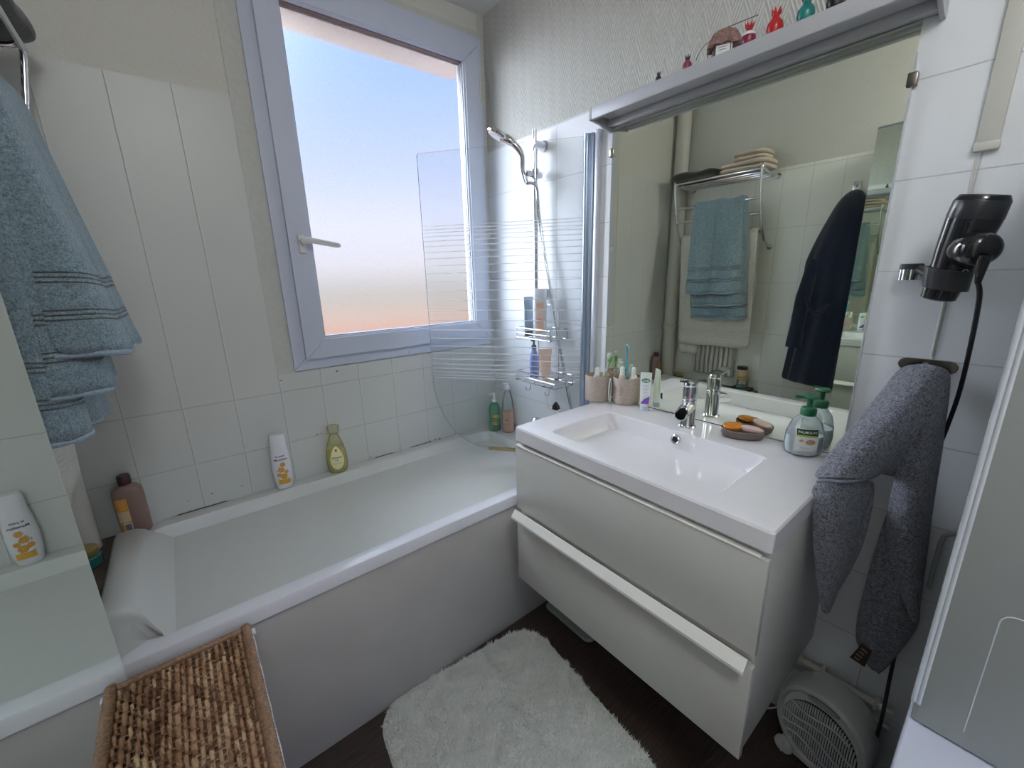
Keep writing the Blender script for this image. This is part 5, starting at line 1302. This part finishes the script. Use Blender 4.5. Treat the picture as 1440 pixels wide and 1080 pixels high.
for (ax0, ay0, ax1, ay1, ux, uy) in ((x0, y0, x1, y0, 0, -1), (x1, y0, x1, y1, 1, 0), (x1, y1, x0, y1, 0, 1), (x0, y1, x0, y0, -1, 0)):
    L_ = math.hypot(ax1 - ax0, ay1 - ay0); nn_ = 24
    for k in range(30):
        z = .012 + k * .0185; pts = []
        for i in range(nn_ * 2 + 1):
            t_ = i / (nn_ * 2); q = .003 * math.cos((i / 2 + k) * PI)
            pts.append(Vector((ax0 + (ax1 - ax0) * t_ + ux * q, ay0 + (ay1 - ay0) * t_ + uy * q, z)))
        ribbon(bm, pts, Vector((0, 0, 1)), .016, .0015, up=Vector((ux, uy, 0)))
mk('hamper_body', bm, 'wicker', hm)
bm = B(); pts = []
for (yy, dz) in [(HY0 + i * .0115, 0) for i in range(41)]:
    pts.append(Vector((HX1 + .0008 + .0008 * math.sin(yy * 60), yy, HZ - .040 + .002 * math.sin(yy * 40))))
ringloft(bm, [[p + Vector((0, 0, .022)), p + Vector((.003, 0, .020)), p + Vector((.004, 0, -.060)), p + Vector((0, 0, -.062))] for p in pts]); box(bm, HX1 - .02, HX1 + .010, HY1 - .022, HY1 - .004, HZ - .022, HZ - .012, .003)
mk('cloth_lining', bm, 'white_bottle', hm)

# ================================================================ RUG
RC = Vector((-.795, -1.112, 0)); RA = math.radians(-6); RW, RH, RR = .335, .370, .12
rg = thing('bath_mat', 'white shaggy bath mat with rounded corners on the dark wood floor', 'bath mat', (RC.x, RC.y, .001), RA, world=False)
bm = B(); ringloft(bm, [rrect(-RW, RW, -RH, RH, 0, RR, 8), rrect(-RW - .003, RW + .003, -RH - .003, RH + .003, .005, RR, 8), rrect(-RW + .004, RW - .004, -RH + .004, RH - .004, .012, RR, 8)]); mk('mat_base', bm, 'rug', rg)
vs = []; fs = []
def inr(x, y):
    ax_, ay_ = abs(x), abs(y)
    if ax_ > RW or ay_ > RH: return False
    return not (ax_ > RW - RR and ay_ > RH - RR and math.hypot(ax_ - RW + RR, ay_ - RH + RR) > RR)
rnd = random.Random(3)
while len(vs) < 3 * 52000:
    x, y = rnd.uniform(-RW, RW), rnd.uniform(-RH, RH)
    if not inr(x, y): continue
    a = rnd.uniform(0, 2 * PI); l = rnd.uniform(.006, .016); w = rnd.uniform(.0014, .0024); lean = rnd.uniform(.002, .014)
    la = noise.noise(Vector((x * 14, y * 14, 0))) * 6 + rnd.uniform(-.9, .9)
    i0 = len(vs); c_, s_ = math.cos(a), math.sin(a)
    vs += [(x - c_ * w, y - s_ * w, .009), (x + c_ * w, y + s_ * w, .009), (x + math.cos(la) * lean, y + math.sin(la) * lean, .010 + l)]
    fs.append((i0, i0 + 1, i0 + 2))
me = bpy.data.meshes.new('pile'); me.from_pydata(vs, [], fs); me.update()
pl = link('pile', me, rg, 'rug'); pl['kind'] = 'stuff'

# flat thing under the vanity
q = atz(785, 868, .02)
bm = B(); ringloft(bm, [rrect(-.13, .13, -.13, .13, 0.004, .03), rrect(-.135, .135, -.135, .135, .012, .03), rrect(-.132, .132, -.132, .132, .022, .03)])
for x in (-.1, .1):
    for y in (-.1, .1): cyl(bm, (x, y, 0), (x, y, .006), .014)
o = mk('bathroom_scale', bm, 'scale_glass'); o.location = (-.185, -.885, 0.0005); tag(o, 'pale flat bathroom scale on the floor under the vanity near the tub', 'bathroom scale')

# ================================================================ LIGHT
# made-up ceiling lamp behind the camera, added to fill the room with light
cl_ = thing('fill_lamp', 'added round white ceiling lamp for fill light', 'lamp', (-1.30, -2.30, ZC - .01), world=False)
bm = B(); lathe(bm, [(.10, 0), (.10, -.02), (.06, -.03)], (0, 0, 0.008), 32); mk('fill_lamp_base', bm, 'white_plastic', cl_)
mt, nt, b, out = newmat('fill_lamp_glow'); b.inputs['Emission Color'].default_value = (.97, .98, 1.0, 1); b.inputs['Emission Strength'].default_value = 16.0
M['lamp'] = mt
bm = B(); bmesh.ops.create_uvsphere(bm, u_segments=24, v_segments=14, radius=.15, matrix=Matrix.Translation((0, 0, -.15))); mk('fill_lamp_globe', bm, 'lamp', cl_)

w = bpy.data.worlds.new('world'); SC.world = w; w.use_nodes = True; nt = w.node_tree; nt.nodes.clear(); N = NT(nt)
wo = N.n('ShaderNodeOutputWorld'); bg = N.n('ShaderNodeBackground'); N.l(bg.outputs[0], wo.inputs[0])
tc = N.n('ShaderNodeTexCoord').outputs['Generated']; x = N.xyz(tc)
el = x[2]
sky = N.ramp(N.math('ADD', N.math('MULTIPLY', el, .5), .5), [(.0, srgb(170, 140, 125)), (.435, srgb(224, 178, 168)), (.460, srgb(216, 196, 188)), (.475, srgb(204, 196, 192)), (.49, srgb(204, 202, 204)), (.515, srgb(226, 225, 236)), (.555, srgb(228, 232, 254)), (.61, srgb(204, 218, 255)), (.72, srgb(160, 196, 253))])
sd_ = N.n('ShaderNodeVectorMath', operation='SCALE'); N.l(sky, sd_.inputs[0]); sd_.inputs['Scale'].default_value = .80; sky = sd_.outputs[0]
def glow(d, p, k):      # added sky glow, up and left outside the camera's view, to brighten the room
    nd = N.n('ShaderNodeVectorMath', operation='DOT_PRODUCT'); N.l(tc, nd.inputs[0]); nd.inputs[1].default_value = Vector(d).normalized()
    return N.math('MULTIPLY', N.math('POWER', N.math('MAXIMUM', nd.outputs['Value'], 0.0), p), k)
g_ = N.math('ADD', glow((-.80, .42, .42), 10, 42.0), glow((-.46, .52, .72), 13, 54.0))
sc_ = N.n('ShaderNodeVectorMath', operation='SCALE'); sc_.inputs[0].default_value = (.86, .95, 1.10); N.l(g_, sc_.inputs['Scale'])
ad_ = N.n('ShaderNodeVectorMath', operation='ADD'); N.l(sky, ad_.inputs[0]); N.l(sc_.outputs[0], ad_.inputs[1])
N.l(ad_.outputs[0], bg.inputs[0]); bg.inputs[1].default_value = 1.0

SC.view_settings.view_transform = 'Standard'; SC.view_settings.look = 'None'; SC.view_settings.gamma = 1; SC.view_settings.exposure = 0.62
SC.view_settings.use_curve_mapping = False
cy_ = SC.cycles; cy_.use_denoising = True; cy_.max_bounces = 14; cy_.diffuse_bounces = 6; cy_.glossy_bounces = 6; cy_.transmission_bounces = 8; cy_.transparent_max_bounces = 24
cy_.caustics_refractive = True; cy_.caustics_reflective = True; cy_.sample_clamp_indirect = 6; cy_.blur_glossy = .5
